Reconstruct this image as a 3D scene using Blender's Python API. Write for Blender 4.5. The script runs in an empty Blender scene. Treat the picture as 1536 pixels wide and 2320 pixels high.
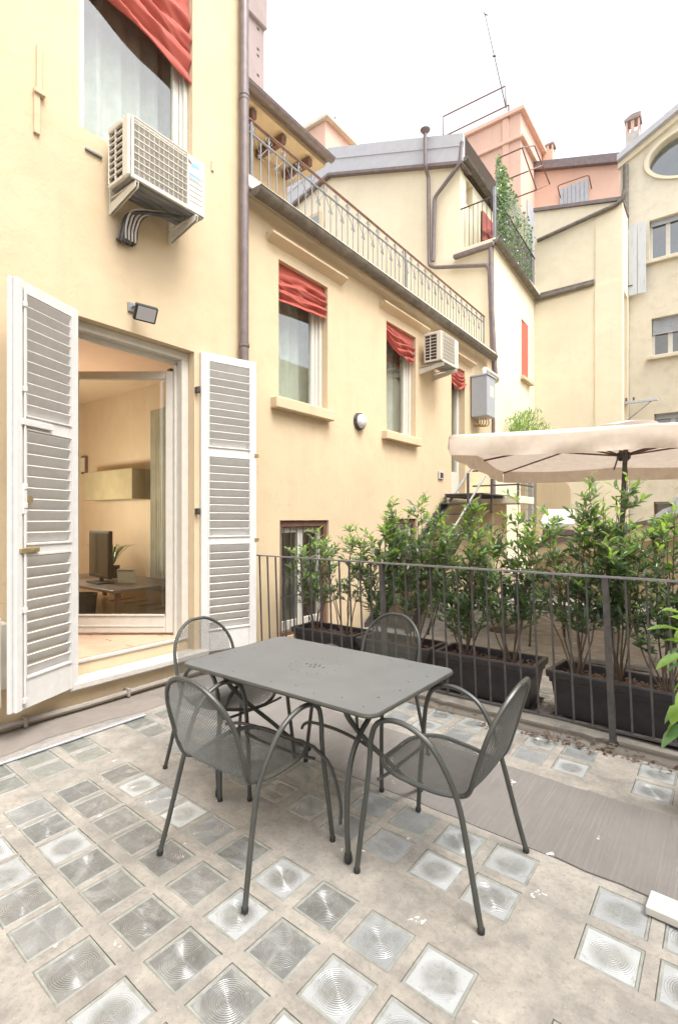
import bpy, bmesh, math, random
from mathutils import Matrix, Vector, noise
random.seed(7)
R = math.radians
S = bpy.context.scene
C = S.collection
PI = math.pi

# ------------------------------------------------------------------ camera
# world: x = distance from the facade, y = along the facade, z = up
F_PX, HY = 1150.0, 1175.0
YAW = R(37.2)
EYE = Vector((4.1, 0.0, 1.53))
cam = bpy.data.cameras.new('camera'); camo = bpy.data.objects.new('camera', cam); C.objects.link(camo)
camo.location = EYE; camo.rotation_euler = (R(90), 0, YAW)
cam.sensor_fit = 'VERTICAL'; cam.sensor_height = 36; cam.lens = F_PX / 2320 * 36
cam.shift_y = (HY - 1160) / 2320
cam.clip_start = 0.05; cam.clip_end = 500
S.camera = camo

# ------------------------------------------------------------------ light
wd = bpy.data.worlds.new('World'); S.world = wd; wd.use_nodes = True
nt = wd.node_tree; bg = nt.nodes['Background']
sky = nt.nodes.new('ShaderNodeTexSky'); sky.sky_type = 'NISHITA'; sky.sun_disc = False
SUN_EL, SUN_AZ = R(62), R(100)
sky.sun_elevation = SUN_EL; sky.sun_rotation = SUN_AZ
sky.air_density = 1.0; sky.dust_density = 4.0; sky.ozone_density = 1.0
hs = nt.nodes.new('ShaderNodeHueSaturation'); hs.inputs['Saturation'].default_value = 0.22   # overcast: grey-white sky
nt.links.new(sky.outputs[0], hs.inputs['Color']); nt.links.new(hs.outputs[0], bg.inputs[0])
bg.inputs[1].default_value = 0.15
sl = bpy.data.lights.new('sun', 'SUN'); sl.energy = 0.75; sl.angle = R(25); sl.color = (1, .96, .9)
so = bpy.data.objects.new('sun', sl); C.objects.link(so)
sd = Vector((math.cos(SUN_EL) * math.sin(SUN_AZ), math.cos(SUN_EL) * math.cos(SUN_AZ), math.sin(SUN_EL)))
so.rotation_euler = (-sd).to_track_quat('-Z', 'Y').to_euler(); so.location = (0, 0, 40)
vs = S.view_settings; vs.view_transform = 'Standard'; vs.look = 'None'; vs.exposure = 1.74; vs.gamma = 1; vs.use_curve_mapping = False

# ------------------------------------------------------------------ projection helpers (points on real planes)
_s, _c = math.sin(YAW), math.cos(YAW)
def ray(px, py):
    u = (px - 768) / F_PX
    return Vector((u * _c - _s, u * _s + _c, -(py - HY) / F_PX))
def onx(px, py, x=0.0):
    r = ray(px, py); t = (x - EYE.x) / r.x; return EYE + r * t
def ony(px, py, y):
    r = ray(px, py); t = (y - EYE.y) / r.y; return EYE + r * t
def onz(px, py, z=0.0):
    r = ray(px, py); t = (z - EYE.z) / r.z; return EYE + r * t

# ------------------------------------------------------------------ materials
def newmat(name):
    m = bpy.data.materials.new(name); m.use_nodes = True
    return m, m.node_tree, m.node_tree.nodes['Principled BSDF']
def N(nt, t, **k):
    n = nt.nodes.new(t)
    for a, v in k.items():
        if a in n.inputs.keys() if hasattr(n.inputs, 'keys') else False: n.inputs[a].default_value = v
        else: setattr(n, a, v)
    return n
def mixc(nt, fac, a, b, mode='MIX'):
    n = nt.nodes.new('ShaderNodeMix'); n.data_type = 'RGBA'; n.blend_type = mode
    for sock, v in ((n.inputs[0], fac), (n.inputs[6], a), (n.inputs[7], b)):
        if hasattr(v, 'links') or isinstance(v, bpy.types.NodeSocket): nt.links.new(v, sock)
        elif isinstance(v, (int, float)): sock.default_value = v
        else: sock.default_value = (*v, 1) if len(v) == 3 else v
    return n.outputs[2]
def noi(nt, scale, detail=4, rough=.55, vec=None, dist=0):
    n = nt.nodes.new('ShaderNodeTexNoise'); n.inputs['Scale'].default_value = scale
    n.inputs['Detail'].default_value = detail; n.inputs['Roughness'].default_value = rough; n.inputs['Distortion'].default_value = dist
    if vec is not None: nt.links.new(vec, n.inputs['Vector'])
    return n.outputs['Fac']
def ramp(nt, fac, stops):
    n = nt.nodes.new('ShaderNodeValToRGB'); nt.links.new(fac, n.inputs[0])
    e = n.color_ramp.elements
    while len(e) < len(stops): e.new(.5)
    for i, (p, v) in enumerate(stops):
        e[i].position = p; e[i].color = (v, v, v, 1) if isinstance(v, (int, float)) else (*v, 1)
    return n.outputs[0]
def coord(nt, kind='Object', scale=None):
    t = nt.nodes.new('ShaderNodeTexCoord').outputs[kind]
    if scale:
        m = nt.nodes.new('ShaderNodeMapping'); m.inputs['Scale'].default_value = scale; nt.links.new(t, m.inputs[0]); return m.outputs[0]
    return t
def geo(nt, scale=None):
    t = nt.nodes.new('ShaderNodeNewGeometry').outputs['Position']
    if scale:
        m = nt.nodes.new('ShaderNodeMapping'); m.inputs['Scale'].default_value = scale; nt.links.new(t, m.inputs[0]); return m.outputs[0]
    return t
def bump(nt, b, h, strength=.3, dist=.01):
    n = nt.nodes.new('ShaderNodeBump'); n.inputs['Strength'].default_value = strength; n.inputs['Distance'].default_value = dist
    nt.links.new(h, n.inputs['Height']); nt.links.new(n.outputs[0], b.inputs['Normal'])
def math2(nt, op, a, b=0.0, c=None):
    n = nt.nodes.new('ShaderNodeMath'); n.operation = op
    for s_, v in zip(n.inputs, (a, b, c)):
        if v is None: continue
        if isinstance(v, (int, float)): s_.default_value = v
        else: nt.links.new(v, s_)
    return n.outputs[0]
def simple(name, col, rough=.6, metal=0, var=.12, bs=60, bstr=.1, vs_=6):
    m, nt, b = newmat(name)
    v = geo(nt)
    f = noi(nt, vs_, 5, .6, v)
    dark = tuple(c * (1 - var) for c in col); lite = tuple(min(1, c * (1 + var)) for c in col)
    nt.links.new(mixc(nt, ramp(nt, f, [(.3, 0), (.7, 1)]), dark, lite), b.inputs['Base Color'])
    b.inputs['Roughness'].default_value = rough; b.inputs['Metallic'].default_value = metal
    if bstr: bump(nt, b, noi(nt, bs, 3, .5, v), bstr, .004)
    return m
def plaster(name, col, stain, amt=.35, patch=None, pstart=.62):
    m, nt, b = newmat(name)
    v = geo(nt)
    big = noi(nt, .55, 6, .62, v, .6); med = noi(nt, 3.2, 7, .65, v, .3); fine = noi(nt, 38, 4, .6, v)
    c1 = mixc(nt, ramp(nt, big, [(.35, 0), (.68, 1)]), tuple(x * .93 for x in col), tuple(min(1, x * 1.05) for x in col))
    c2 = mixc(nt, math2(nt, 'MULTIPLY', ramp(nt, med, [(.48, 0), (.75, 1)]), amt), c1, stain)
    streak = noi(nt, 1.0, 6, .6, geo(nt, (3.5, 3.5, .28)), .2)
    c3 = mixc(nt, math2(nt, 'MULTIPLY', ramp(nt, streak, [(.55, 0), (.8, 1)]), amt * .6), c2, tuple(x * .78 for x in stain))
    if patch:
        pn = noi(nt, 1.5, 8, .7, v, .9)
        c3 = mixc(nt, ramp(nt, pn, [(pstart, 0), (pstart + .06, .75)]), c3, patch)
    vo = nt.nodes.new('ShaderNodeTexVoronoi'); vo.feature = 'DISTANCE_TO_EDGE'; vo.inputs['Scale'].default_value = .75
    wv = nt.nodes.new('ShaderNodeVectorMath'); wv.operation = 'ADD'; nn_ = nt.nodes.new('ShaderNodeTexNoise'); nn_.inputs['Scale'].default_value = 2.2; nn_.inputs['Detail'].default_value = 6
    sc_ = nt.nodes.new('ShaderNodeVectorMath'); sc_.operation = 'SCALE'; sc_.inputs['Scale'].default_value = .55; nt.links.new(v, nn_.inputs['Vector']); nt.links.new(nn_.outputs['Color'], sc_.inputs[0]); nt.links.new(v, wv.inputs[0]); nt.links.new(sc_.outputs[0], wv.inputs[1]); nt.links.new(wv.outputs[0], vo.inputs['Vector'])
    crk = math2(nt, 'MULTIPLY', ramp(nt, vo.outputs['Distance'], [(.001, .3), (.004, 0)]), ramp(nt, noi(nt, .8, 3, .5, v), [(.62, 0), (.68, 1)]))
    zs = nt.nodes.new('ShaderNodeSeparateXYZ'); nt.links.new(v, zs.inputs[0]); zn = math2(nt, 'ADD', zs.outputs[2], math2(nt, 'MULTIPLY', med, .5)); c3 = mixc(nt, ramp(nt, zn, [(.26, .5), (.48, 0)]), c3, tuple(x * .62 for x in stain))
    c3 = mixc(nt, crk, c3, tuple(x * .55 for x in stain))
    nt.links.new(c3, b.inputs['Base Color']); b.inputs['Roughness'].default_value = .9
    h = math2(nt, 'ADD', math2(nt, 'MULTIPLY', med, 1.3), math2(nt, 'MULTIPLY', fine, .3))
    bump(nt, b, h, .5, .014)
    return m
M = {}
M['yellow'] = plaster('yellow_plaster', (.575, .455, .300), (.50, .38, .235), .55)
M['cream'] = plaster('cream_plaster', (.75, .67, .50), (.66, .57, .41), .4)
M['cream_old'] = plaster('old_cream_plaster', (.66, .60, .47), (.44, .37, .27), .5, (.42, .36, .28), .64)
M['cream_peel'] = plaster('peeling_cream_plaster', (.75, .67, .51), (.52, .44, .30), .35, (.42, .38, .32), .69)
M['pink'] = plaster('pink_plaster', (.66, .43, .33), (.58, .44, .37), .5, (.60, .50, .43), .68)
M['brick'] = plaster('tower_brick', (.30, .24, .225), (.30, .22, .20), .6, (.26, .19, .17), .6)
M['peach'] = simple('peach_room_paint', (.62, .49, .36), .8, var=.04)
M['white'] = simple('white_frame_paint', (.56, .53, .47), .45, var=.05, vs_=12, bstr=.04)
def shutterpaint():
    m, nt, b = newmat('old_white_shutter_paint'); v = geo(nt)
    f = noi(nt, 14, 8, .7, v, .4); g = noi(nt, 45, 5, .7, geo(nt, (1, 1, .25)))
    c = mixc(nt, ramp(nt, f, [(.35, 0), (.65, 1)]), (.545, .53, .51), (.60, .585, .565))
    chip = ramp(nt, math2(nt, 'MULTIPLY', f, g), [(.43, 0), (.47, 1)])
    nt.links.new(mixc(nt, chip, c, (.42, .38, .33)), b.inputs['Base Color']); b.inputs['Roughness'].default_value = .5
    bump(nt, b, g, .15, .003); return m
M['shutter'] = shutterpaint()
M['gun'] = simple('gunmetal_enamel', (.062, .064, .058), .36, .25, .12, 220, .05, 9)
def tabletop():
    m, nt, b = newmat('scuffed_gunmetal_tabletop'); v = geo(nt)
    f = noi(nt, 3.5, 8, .65, v, .8); g = noi(nt, 70, 4, .6, v)
    c = mixc(nt, ramp(nt, f, [(.3, 0), (.72, 1)]), (.103, .108, .109), (.130, .134, .134))
    sc = ramp(nt, noi(nt, 30, 6, .75, geo(nt, (1, 6, 1)), .5), [(.68, 0), (.74, .5)])
    nt.links.new(mixc(nt, sc, c, (.3, .3, .28)), b.inputs['Base Color'])
    nt.links.new(ramp(nt, f, [(.3, .42), (.7, .58)]), b.inputs['Roughness']); bump(nt, b, g, .06, .002); return m
M['top'] = tabletop()
M['iron'] = simple('dark_iron', (.075, .068, .065), .55, .3, .3, 90, .25, 20)
M['iron_pale'] = simple('grey_baluster_paint', (.20, .20, .205), .5, .2, .2, 80, .2)
M['rust'] = simple('rusty_brown_rail', (.20, .11, .08), .6, .1, .25)
M['pipe'] = simple('brown_painted_pipe', (.17, .135, .13), .4, .15, .2, 30, .15, 9)
M['copper'] = simple('weathered_gutter', (.16, .14, .115), .6, .25, .35, 40, .35, 9)
M['roofmetal'] = simple('grey_sheet_roof', (.42, .42, .44), .55, .0, .06, 3, .03)
M['galv'] = simple('galvanised_steel', (.27, .275, .28), .4, .6, .15)
M['acwhite'] = simple('ac_enamel', (.60, .56, .48), .45, 0, .06, 30, .03)
M['acdark'] = simple('ac_fins', (.07, .055, .045), .6, .2, .2)
M['logo_blue'] = simple('blue_logo_ink', (.20, .46, .66), .5, 0, .03, bstr=0)
M['logo_grey'] = simple('grey_logo_ink', (.33, .42, .50), .5, 0, .03, bstr=0)
M['black'] = simple('black_rubber', (.02, .02, .02), .6)
M['planter'] = simple('dark_planter_plastic', (.028, .024, .026), .5, 0, .25, 200, .25, 12)
M['brass'] = simple('aged_brass', (.42, .33, .18), .4, .7, .2)
M['brownwood'] = simple('brown_wood_frame', (.14, .07, .05), .6, 0, .3, 50, .3, 12)
M['greywood'] = simple('grey_shutter_boards', (.38, .40, .43), .7, 0, .12, 60, .2)
def oldboard():
    m, nt, b = newmat('weathered_white_boards'); v = geo(nt, (5, 5, .6))
    f = noi(nt, 5, 8, .75, v, .4)
    nt.links.new(mixc(nt, ramp(nt, f, [(.55, 0), (.7, 1)]), (.50, .53, .55), (.30, .30, .29)), b.inputs['Base Color']); b.inputs['Roughness'].default_value = .8
    bump(nt, b, f, .4, .01); return m
M['oldboard'] = oldboard()
def fabric(name, col, weave=900):
    m, nt, b = newmat(name); v = geo(nt)
    f = noi(nt, 9, 5, .6, v)
    c = mixc(nt, ramp(nt, f, [(.3, 0), (.7, 1)]), tuple(x * .9 for x in col), tuple(min(1, x * 1.08) for x in col))
    nt.links.new(c, b.inputs['Base Color']); b.inputs['Roughness'].default_value = .95
    b.inputs['Sheen Weight'].default_value = .2
    bump(nt, b, noi(nt, 160, 2, .5, v), .2, .002)
    tr = nt.nodes.new('ShaderNodeBsdfTranslucent'); nt.links.new(c, tr.inputs[0])
    mx = nt.nodes.new('ShaderNodeMixShader'); mx.inputs[0].default_value = .25
    out = nt.nodes['Material Output']; nt.links.new(b.outputs[0], mx.inputs[1]); nt.links.new(tr.outputs[0], mx.inputs[2]); nt.links.new(mx.outputs[0], out.inputs[0])
    return m
M['red'] = fabric('red_blind_cloth', (.48, .10, .07))
M['beige'] = fabric('beige_parasol_cloth', (.74, .635, .54))
M['curtain'] = fabric('reflection_pale_curtain', (.80, .76, .67))  # cloth lightened to stand in for bright reflections in the window panes
M['marble'] = plaster('worn_marble', (.50, .47, .43), (.30, .26, .21), .6)
M['parquet'] = simple('pale_parquet', (.50, .35, .24), .35, 0, .15, 5, .03, 3)
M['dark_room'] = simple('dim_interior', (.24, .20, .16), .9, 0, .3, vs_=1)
M['tv'] = simple('black_screen', (.012, .013, .012), .12, 0, .1, bstr=0)
M['ivory'] = simple('ivory_plastic', (.62, .60, .52), .4)
M['soil'] = plaster('planter_soil', (.10, .06, .04), (.2, .13, .09), .8)
M['bark'] = simple('shrub_bark', (.12, .085, .06), .9, 0, .3, 60, .4, 20)
M['stone_lid'] = plaster('white_weathered_lid', (.66, .64, .60), (.45, .42, .38), .6)
M['lens_plastic'] = simple('pale_lamp_glass', (.60, .60, .58), .15)
M['led'] = simple('floodlight_face', (.48, .47, .49), .25, 0, .03, 40, 0)
M['redpaint'] = simple('red_shutter_paint', (.58, .11, .08), .5, 0, .08)
def glassmat(name, tint=(.9, .95, .93), refl=1.0):
    m, nt, b = newmat(name); nt.nodes.remove(b)
    out = nt.nodes['Material Output']
    tr = nt.nodes.new('ShaderNodeBsdfTransparent'); tr.inputs[0].default_value = (*tint, 1)
    gl = nt.nodes.new('ShaderNodeBsdfGlossy'); gl.inputs['Roughness'].default_value = .01
    fr = nt.nodes.new('ShaderNodeFresnel'); fr.inputs[0].default_value = 1.52
    g_ = nt.nodes.new('ShaderNodeNewGeometry'); ff = math2(nt, 'SUBTRACT', 1.0, g_.outputs['Backfacing'])
    f = math2(nt, 'MULTIPLY', math2(nt, 'MINIMUM', math2(nt, 'MULTIPLY', fr.outputs[0], 3.4 * refl), 1.0), ff)
    mx = nt.nodes.new('ShaderNodeMixShader'); nt.links.new(f, mx.inputs[0]); nt.links.new(tr.outputs[0], mx.inputs[1]); nt.links.new(gl.outputs[0], mx.inputs[2])
    nt.links.new(mx.outputs[0], out.inputs[0]); return m
M['glass'] = glassmat('window_glass')
M['glass_sky'] = glassmat('bright_window_glass', (.75, .85, .9), 1.6)
# concrete terrace
def concrete():
    m, nt, b = newmat('terrace_concrete'); v = geo(nt)
    big = noi(nt, .9, 6, .65, v, .5); med = noi(nt, 5, 8, .7, v, .3); fine = noi(nt, 42, 7, .8, v); grit = noi(nt, 120, 4, .7, v)
    c = mixc(nt, ramp(nt, big, [(.32, 0), (.68, 1)]), (.188, .174, .154), (.258, .245, .222))
    c = mixc(nt, math2(nt, 'MULTIPLY', ramp(nt, med, [(.42, 0), (.7, 1)]), .7), c, (.42, .38, .32))
    c = mixc(nt, math2(nt, 'MULTIPLY', ramp(nt, med, [(.3, 1), (.44, 0)]), .5), c, (.165, .14, .115))
    c = mixc(nt, math2(nt, 'MULTIPLY', ramp(nt, fine, [(.34, 1), (.5, 0)]), .6), c, (.15, .125, .10))
    c = mixc(nt, ramp(nt, grit, [(.63, 0), (.68, .8)]), c, (.46, .42, .37))
    c = mixc(nt, ramp(nt, grit, [(.28, .8), (.33, 0)]), c, (.09, .07, .055))
    # white paint splashes
    sp = math2(nt, 'MULTIPLY', ramp(nt, noi(nt, 7.5, 3, .5, v, .8), [(.705, 0), (.715, 1)]), ramp(nt, noi(nt, 60, 2, .5, v), [(.5, 0), (.54, 1)]))
    c = mixc(nt, math2(nt, 'MULTIPLY', sp, .85), c, (.72, .70, .66))
    nt.links.new(c, b.inputs['Base Color']); b.inputs['Roughness'].default_value = .85
    h = math2(nt, 'ADD', math2(nt, 'MULTIPLY', fine, .6), math2(nt, 'MULTIPLY', grit, .35)); bump(nt, b, math2(nt, 'ADD', h, math2(nt, 'MULTIPLY', med, 1.2)), .55, .006)
    return m
M['concrete'] = concrete()
def bitumen():
    m, nt, b = newmat('grey_brushed_membrane'); v = geo(nt)
    st = noi(nt, 10, 8, .8, geo(nt, (9, .22, 1)), .2); big = noi(nt, 1.6, 6, .65, v, .6)
    c = mixc(nt, ramp(nt, big, [(.3, 0), (.7, 1)]), (.145, .132, .122), (.19, .175, .163))
    c = mixc(nt, math2(nt, 'MULTIPLY', ramp(nt, st, [(.48, 0), (.72, .8)]), ramp(nt, noi(nt, 2.2, 5, .6, v), [(.35, .3), (.65, 1)])), c, (.26, .245, .23))
    c = mixc(nt, ramp(nt, st, [(.25, .6), (.42, 0)]), c, (.11, .09, .08))
    sp = math2(nt, 'MULTIPLY', ramp(nt, noi(nt, 6, 3, .5, v, .8), [(.70, 0), (.72, 1)]), ramp(nt, noi(nt, 34, 2, .5, v), [(.5, 0), (.54, 1)]))
    c = mixc(nt, math2(nt, 'MULTIPLY', sp, .8), c, (.66, .64, .60))
    nt.links.new(c, b.inputs['Base Color']); b.inputs['Roughness'].default_value = .8; bump(nt, b, st, .5, .006); return m
M['bitumen'] = bitumen()
M['dirtgutter'] = plaster('dirty_wall_foot', (.32, .285, .25), (.15, .12, .10), .9, (.40, .37, .34), .55)
M['kerb'] = plaster('dirty_kerb', (.20, .175, .145), (.10, .085, .07), .8, (.28, .26, .23), .6)
# glass block lens: object colour drives how dark or milky each block is
def lens():
    m, nt, b = newmat('glass_block_lens'); oi = nt.nodes.new('ShaderNodeObjectInfo')
    oc = nt.nodes.new('ShaderNodeTexCoord').outputs['Object']
    sep = nt.nodes.new('ShaderNodeSeparateXYZ'); nt.links.new(oc, sep.inputs[0])
    x, y = sep.outputs[0], sep.outputs[1]
    r = math2(nt, 'SQRT', math2(nt, 'ADD', math2(nt, 'MULTIPLY', x, x), math2(nt, 'MULTIPLY', y, y)))
    v = geo(nt)
    n1 = noi(nt, 11, 5, .6, v, .8); n2 = noi(nt, 60, 5, .7, v)
    rr = math2(nt, 'ADD', r, math2(nt, 'MULTIPLY', math2(nt, 'SUBTRACT', n1, .5), .05))
    dirty = ramp(nt, rr, [(.045, 1), (.075, 0)])
    base = mixc(nt, ramp(nt, n1, [(.3, 0), (.72, 1)]), oi.outputs['Color'], (.30, .30, .28))
    base = mixc(nt, .55, base, oi.outputs['Color'])
    dk = mixc(nt, 1.0, base, (.62, .61, .58), 'MULTIPLY')
    hsv = nt.nodes.new('ShaderNodeSeparateColor'); nt.links.new(oi.outputs['Color'], hsv.inputs[0]); milky = ramp(nt, hsv.outputs[1], [(.27, 0), (.36, 1)])
    c = mixc(nt, math2(nt, 'MULTIPLY', dirty, milky), base, dk)
    lite_ = ramp(nt, noi(nt, 6.3, 4, .6, v, 1.2), [(.5, 0), (.72, .45)]); c = mixc(nt, lite_, c, (.42, .43, .42))
    cross = math2(nt, 'MINIMUM', math2(nt, 'ABSOLUTE', x), math2(nt, 'ABSOLUTE', y))
    cr = ramp(nt, cross, [(.0007, .10), (.0014, 0)])
    c = mixc(nt, cr, c, (.6, .6, .58))
    c = mixc(nt, ramp(nt, n2, [(.60, 0), (.70, .55)]), c, (.42, .40, .36)); c = mixc(nt, ramp(nt, noi(nt, 26, 6, .7, v), [(.30, .55), (.44, 0)]), c, (.15, .135, .11))
    nt.links.new(c, b.inputs['Base Color']); b.inputs['Roughness'].default_value = .2; b.inputs['Metallic'].default_value = .12
    b.inputs['Specular IOR Level'].default_value = .75; b.inputs['Coat Weight'].default_value = .35; b.inputs['Coat Roughness'].default_value = .12
    ring = math2(nt, 'SINE', math2(nt, 'MULTIPLY', r, 2 * PI / .0075)); inside = ramp(nt, r, [(.082, 1), (.086, 0)])
    rs_ = math2(nt, 'MULTIPLY', math2(nt, 'ADD', .2, math2(nt, 'MULTIPLY', oi.outputs['Random'], .9)), ramp(nt, noi(nt, 17, 4, .6, v, .5), [(.33, .35), (.55, 1)])); h = math2(nt, 'ADD', math2(nt, 'MULTIPLY', math2(nt, 'MULTIPLY', ring, inside), rs_), math2(nt, 'MULTIPLY', n1, 2.6))
    bump(nt, b, h, .95, .0012)
    return m
M['lens'] = lens()
M['rim'] = simple('greenish_glass_rim', (.25, .255, .23), .25, 0, .2, 40, .1, 20)
# leaves
def leafmat(name, ca, cb, tr_=.3):
    m, nt, b = newmat(name); v = geo(nt)
    f = noi(nt, 3.5, 4, .6, v); g = noi(nt, 30, 2, .5, v)
    c = mixc(nt, ramp(nt, f, [(.35, 0), (.65, 1)]), ca, cb); c = mixc(nt, math2(nt, 'MULTIPLY', g, .5), c, tuple(x * .55 for x in ca))
    nt.links.new(c, b.inputs['Base Color']); b.inputs['Roughness'].default_value = .24; b.inputs['Specular IOR Level'].default_value = .8
    tr = nt.nodes.new('ShaderNodeBsdfTranslucent'); nt.links.new(mixc(nt, .5, c, (cb[0] * 1.4, cb[1] * 1.5, cb[2] * .7)), tr.inputs[0])
    mx = nt.nodes.new('ShaderNodeMixShader'); mx.inputs[0].default_value = tr_
    out = nt.nodes['Material Output']; nt.links.new(b.outputs[0], mx.inputs[1]); nt.links.new(tr.outputs[0], mx.inputs[2]); nt.links.new(mx.outputs[0], out.inputs[0]); return m
M['leaf'] = leafmat('mature_laurel_leaf', (.10, .165, .10), (.17, .255, .15), .35)
M['leaf_mid'] = leafmat('laurel_leaf', (.15, .245, .09), (.23, .345, .13), .4)
M['leaf_young'] = leafmat('young_laurel_leaf', (.19, .34, .055), (.33, .47, .10), .45)
M['leaf_big'] = leafmat('broad_green_leaf', (.14, .28, .04), (.25, .42, .07), .4)
M['leaf_big2'] = leafmat('broad_dull_leaf', (.08, .17, .07), (.14, .26, .10), .3)
M['dryleaf'] = simple('dry_leaf', (.11, .065, .045), .8, 0, .4, 80, .1, 30)
M['lampshade'] = None

# ------------------------------------------------------------------ mesh helpers
INV = {}
def _frame(o):
    while o.parent is not None: o = o.parent
    return INV.get(o.name)
class MB:
    def __init__(s): s.v = []; s.f = []; s.m = []
    def add(s, vs, fs, mi=0):
        n = len(s.v); s.v.extend([tuple(p) for p in vs]); s.f.extend([tuple(n + i for i in f) for f in fs]); s.m.extend([mi] * len(fs)); return s
    def box(s, a, b, mi=0, mat=None):
        x0, y0, z0 = a; x1, y1, z1 = b
        vs = [(x0, y0, z0), (x1, y0, z0), (x1, y1, z0), (x0, y1, z0), (x0, y0, z1), (x1, y0, z1), (x1, y1, z1), (x0, y1, z1)]
        if mat is not None: vs = [mat @ Vector(p) for p in vs]
        return s.add(vs, [(0, 3, 2, 1), (4, 5, 6, 7), (0, 1, 5, 4), (1, 2, 6, 5), (2, 3, 7, 6), (3, 0, 4, 7)], mi)
    def bbox(s, a, b, r=.004, mi=0, mat=None):   # box with small chamfers
        x0, y0, z0 = a; x1, y1, z1 = b; vs = []; 
        for z, i in ((z0, r), (z0 + r, 0), (z1 - r, 0), (z1, r)):
            for (x, y) in ((x0 + r + 0, y0 + i), (x1 - r, y0 + i), (x1 - i, y0 + r), (x1 - i, y1 - r), (x1 - r, y1 - i), (x0 + r, y1 - i), (x0 + i, y1 - r), (x0 + i, y0 + r)): vs.append((x, y, z))
        if mat is not None: vs = [mat @ Vector(p) for p in vs]
        fs = [tuple(reversed(range(8))), tuple(range(24, 32))]
        for k in range(3):
            for i in range(8): fs.append((k * 8 + i, k * 8 + (i + 1) % 8, k * 8 + 8 + (i + 1) % 8, k * 8 + 8 + i))
        return s.add(vs, fs, mi)
    def prism(s, poly, off, mi=0):   # planar polygon (list of Vector) extruded by off
        n = len(poly); off = Vector(off); vs = [Vector(p) for p in poly] + [Vector(p) + off for p in poly]
        fs = [tuple(range(n)), tuple(reversed(range(n, 2 * n)))] + [(i, n + i, n + (i + 1) % n, (i + 1) % n) for i in range(n)]
        return s.add(vs, fs, mi)
    def tube(s, pts, r, n=8, mi=0, cap=True, closed=False):
        pts = [Vector(p) for p in pts]; L = len(pts); vs = []; up = None
        for i, p in enumerate(pts):
            if closed: t = (pts[(i + 1) % L] - pts[i - 1]).normalized()
            else: t = (pts[min(i + 1, L - 1)] - pts[max(i - 1, 0)]).normalized()
            if up is None:
                up = Vector((0, 0, 1)) if abs(t.z) < .9 else Vector((1, 0, 0))
            a = up - t * up.dot(t)
            if a.length < 1e-6: a = Vector((1, 0, 0)) - t * t.x
            a.normalize(); up = a; b = t.cross(a); rr = r[i] if isinstance(r, (list, tuple)) else r
            for k in range(n):
                an = 2 * PI * k / n; vs.append(p + (a * math.cos(an) + b * math.sin(an)) * rr)
        fs = []
        for i in range(L if closed else L - 1):
            j = (i + 1) % L
            for k in range(n): fs.append((i * n + k, i * n + (k + 1) % n, j * n + (k + 1) % n, j * n + k))
        if cap and not closed: fs += [tuple(reversed(range(n))), tuple(range((L - 1) * n, L * n))]
        return s.add(vs, fs, mi)
    def cyl(s, a, b, r, n=12, mi=0, r2=None): return s.tube([a, b], [r, r if r2 is None else r2], n, mi)
    def lathe(s, prof, cx, cy, n=16, mi=0):
        vs = []; 
        for (r, z) in prof:
            for k in range(n): vs.append((cx + r * math.cos(2 * PI * k / n), cy + r * math.sin(2 * PI * k / n), z))
        fs = [(i * n + k, i * n + (k + 1) % n, (i + 1) * n + (k + 1) % n, (i + 1) * n + k) for i in range(len(prof) - 1) for k in range(n)]
        fs += [tuple(reversed(range(n))), tuple(range((len(prof) - 1) * n, len(prof) * n))]
        return s.add(vs, fs, mi)
    def mesh(s, name, mats, smooth=False, inv=None):
        me = bpy.data.meshes.new(name)
        vs = s.v if inv is None else [tuple(inv @ Vector(p)) for p in s.v]
        me.from_pydata(vs, [], s.f)
        if smooth and not any(s.m):
            b_ = bmesh.new(); b_.from_mesh(me); bmesh.ops.remove_doubles(b_, verts=b_.verts[:], dist=2e-5); b_.to_mesh(me); b_.free()
        for m in (mats if isinstance(mats, (list, tuple)) else [mats]): me.materials.append(m)
        if any(s.m): me.polygons.foreach_set('material_index', s.m)
        if smooth: me.polygons.foreach_set('use_smooth', [True] * len(me.polygons))
        me.update(); 
        if smooth == 'auto' or smooth is True:
            try: me.set_sharp_from_angle(angle=R(40))
            except Exception: pass
        return me
    def build(s, name, mats, parent=None, smooth=False, local=False, stuff=False, label=None):
        inv = None
        if parent is not None and not local: inv = _frame(parent)
        o = bpy.data.objects.new(name, s.mesh(name, mats, smooth, inv)); C.objects.link(o); o.parent = parent
        if stuff: o['kind'] = 'stuff'
        if label: o['label'] = label
        return o
def thing(name, label, cat, loc=(0, 0, 0), rz=0.0, group=None):
    o = bpy.data.objects.new(name, None); C.objects.link(o); o.empty_display_size = .1
    o.location = loc; o.rotation_euler = (0, 0, rz); o['label'] = label; o['category'] = cat
    if group: o['group'] = group
    INV[o.name] = (Matrix.Translation(Vector(loc)) @ Matrix.Rotation(rz, 4, 'Z')).inverted()
    return o
def tag(o, label, cat, group=None):
    o['label'] = label; o['category'] = cat
    if group: o['group'] = group
    return o
def struct(o): o['kind'] = 'structure'; return o
def dup(root, loc, rz, label, group=None):
    def cp(o, par):
        c = o.copy(); C.objects.link(c); c.parent = par
        for ch in list(o.children): cp(ch, c)
        return c
    r = cp(root, None); r.location = loc; r.rotation_euler = (0, 0, rz); r['label'] = label
    if group: r['group'] = group
    return r
def inst(name, me, parent, mw=None, color=None, **props):
    o = bpy.data.objects.new(name, me); C.objects.link(o); o.parent = parent
    if mw is not None:
        inv = _frame(parent) if parent is not None else None
        o.matrix_basis = (inv @ mw) if inv is not None else mw
    if color: o.color = (*color, 1)
    for k, v in props.items(): o[k] = v
    return o
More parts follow.
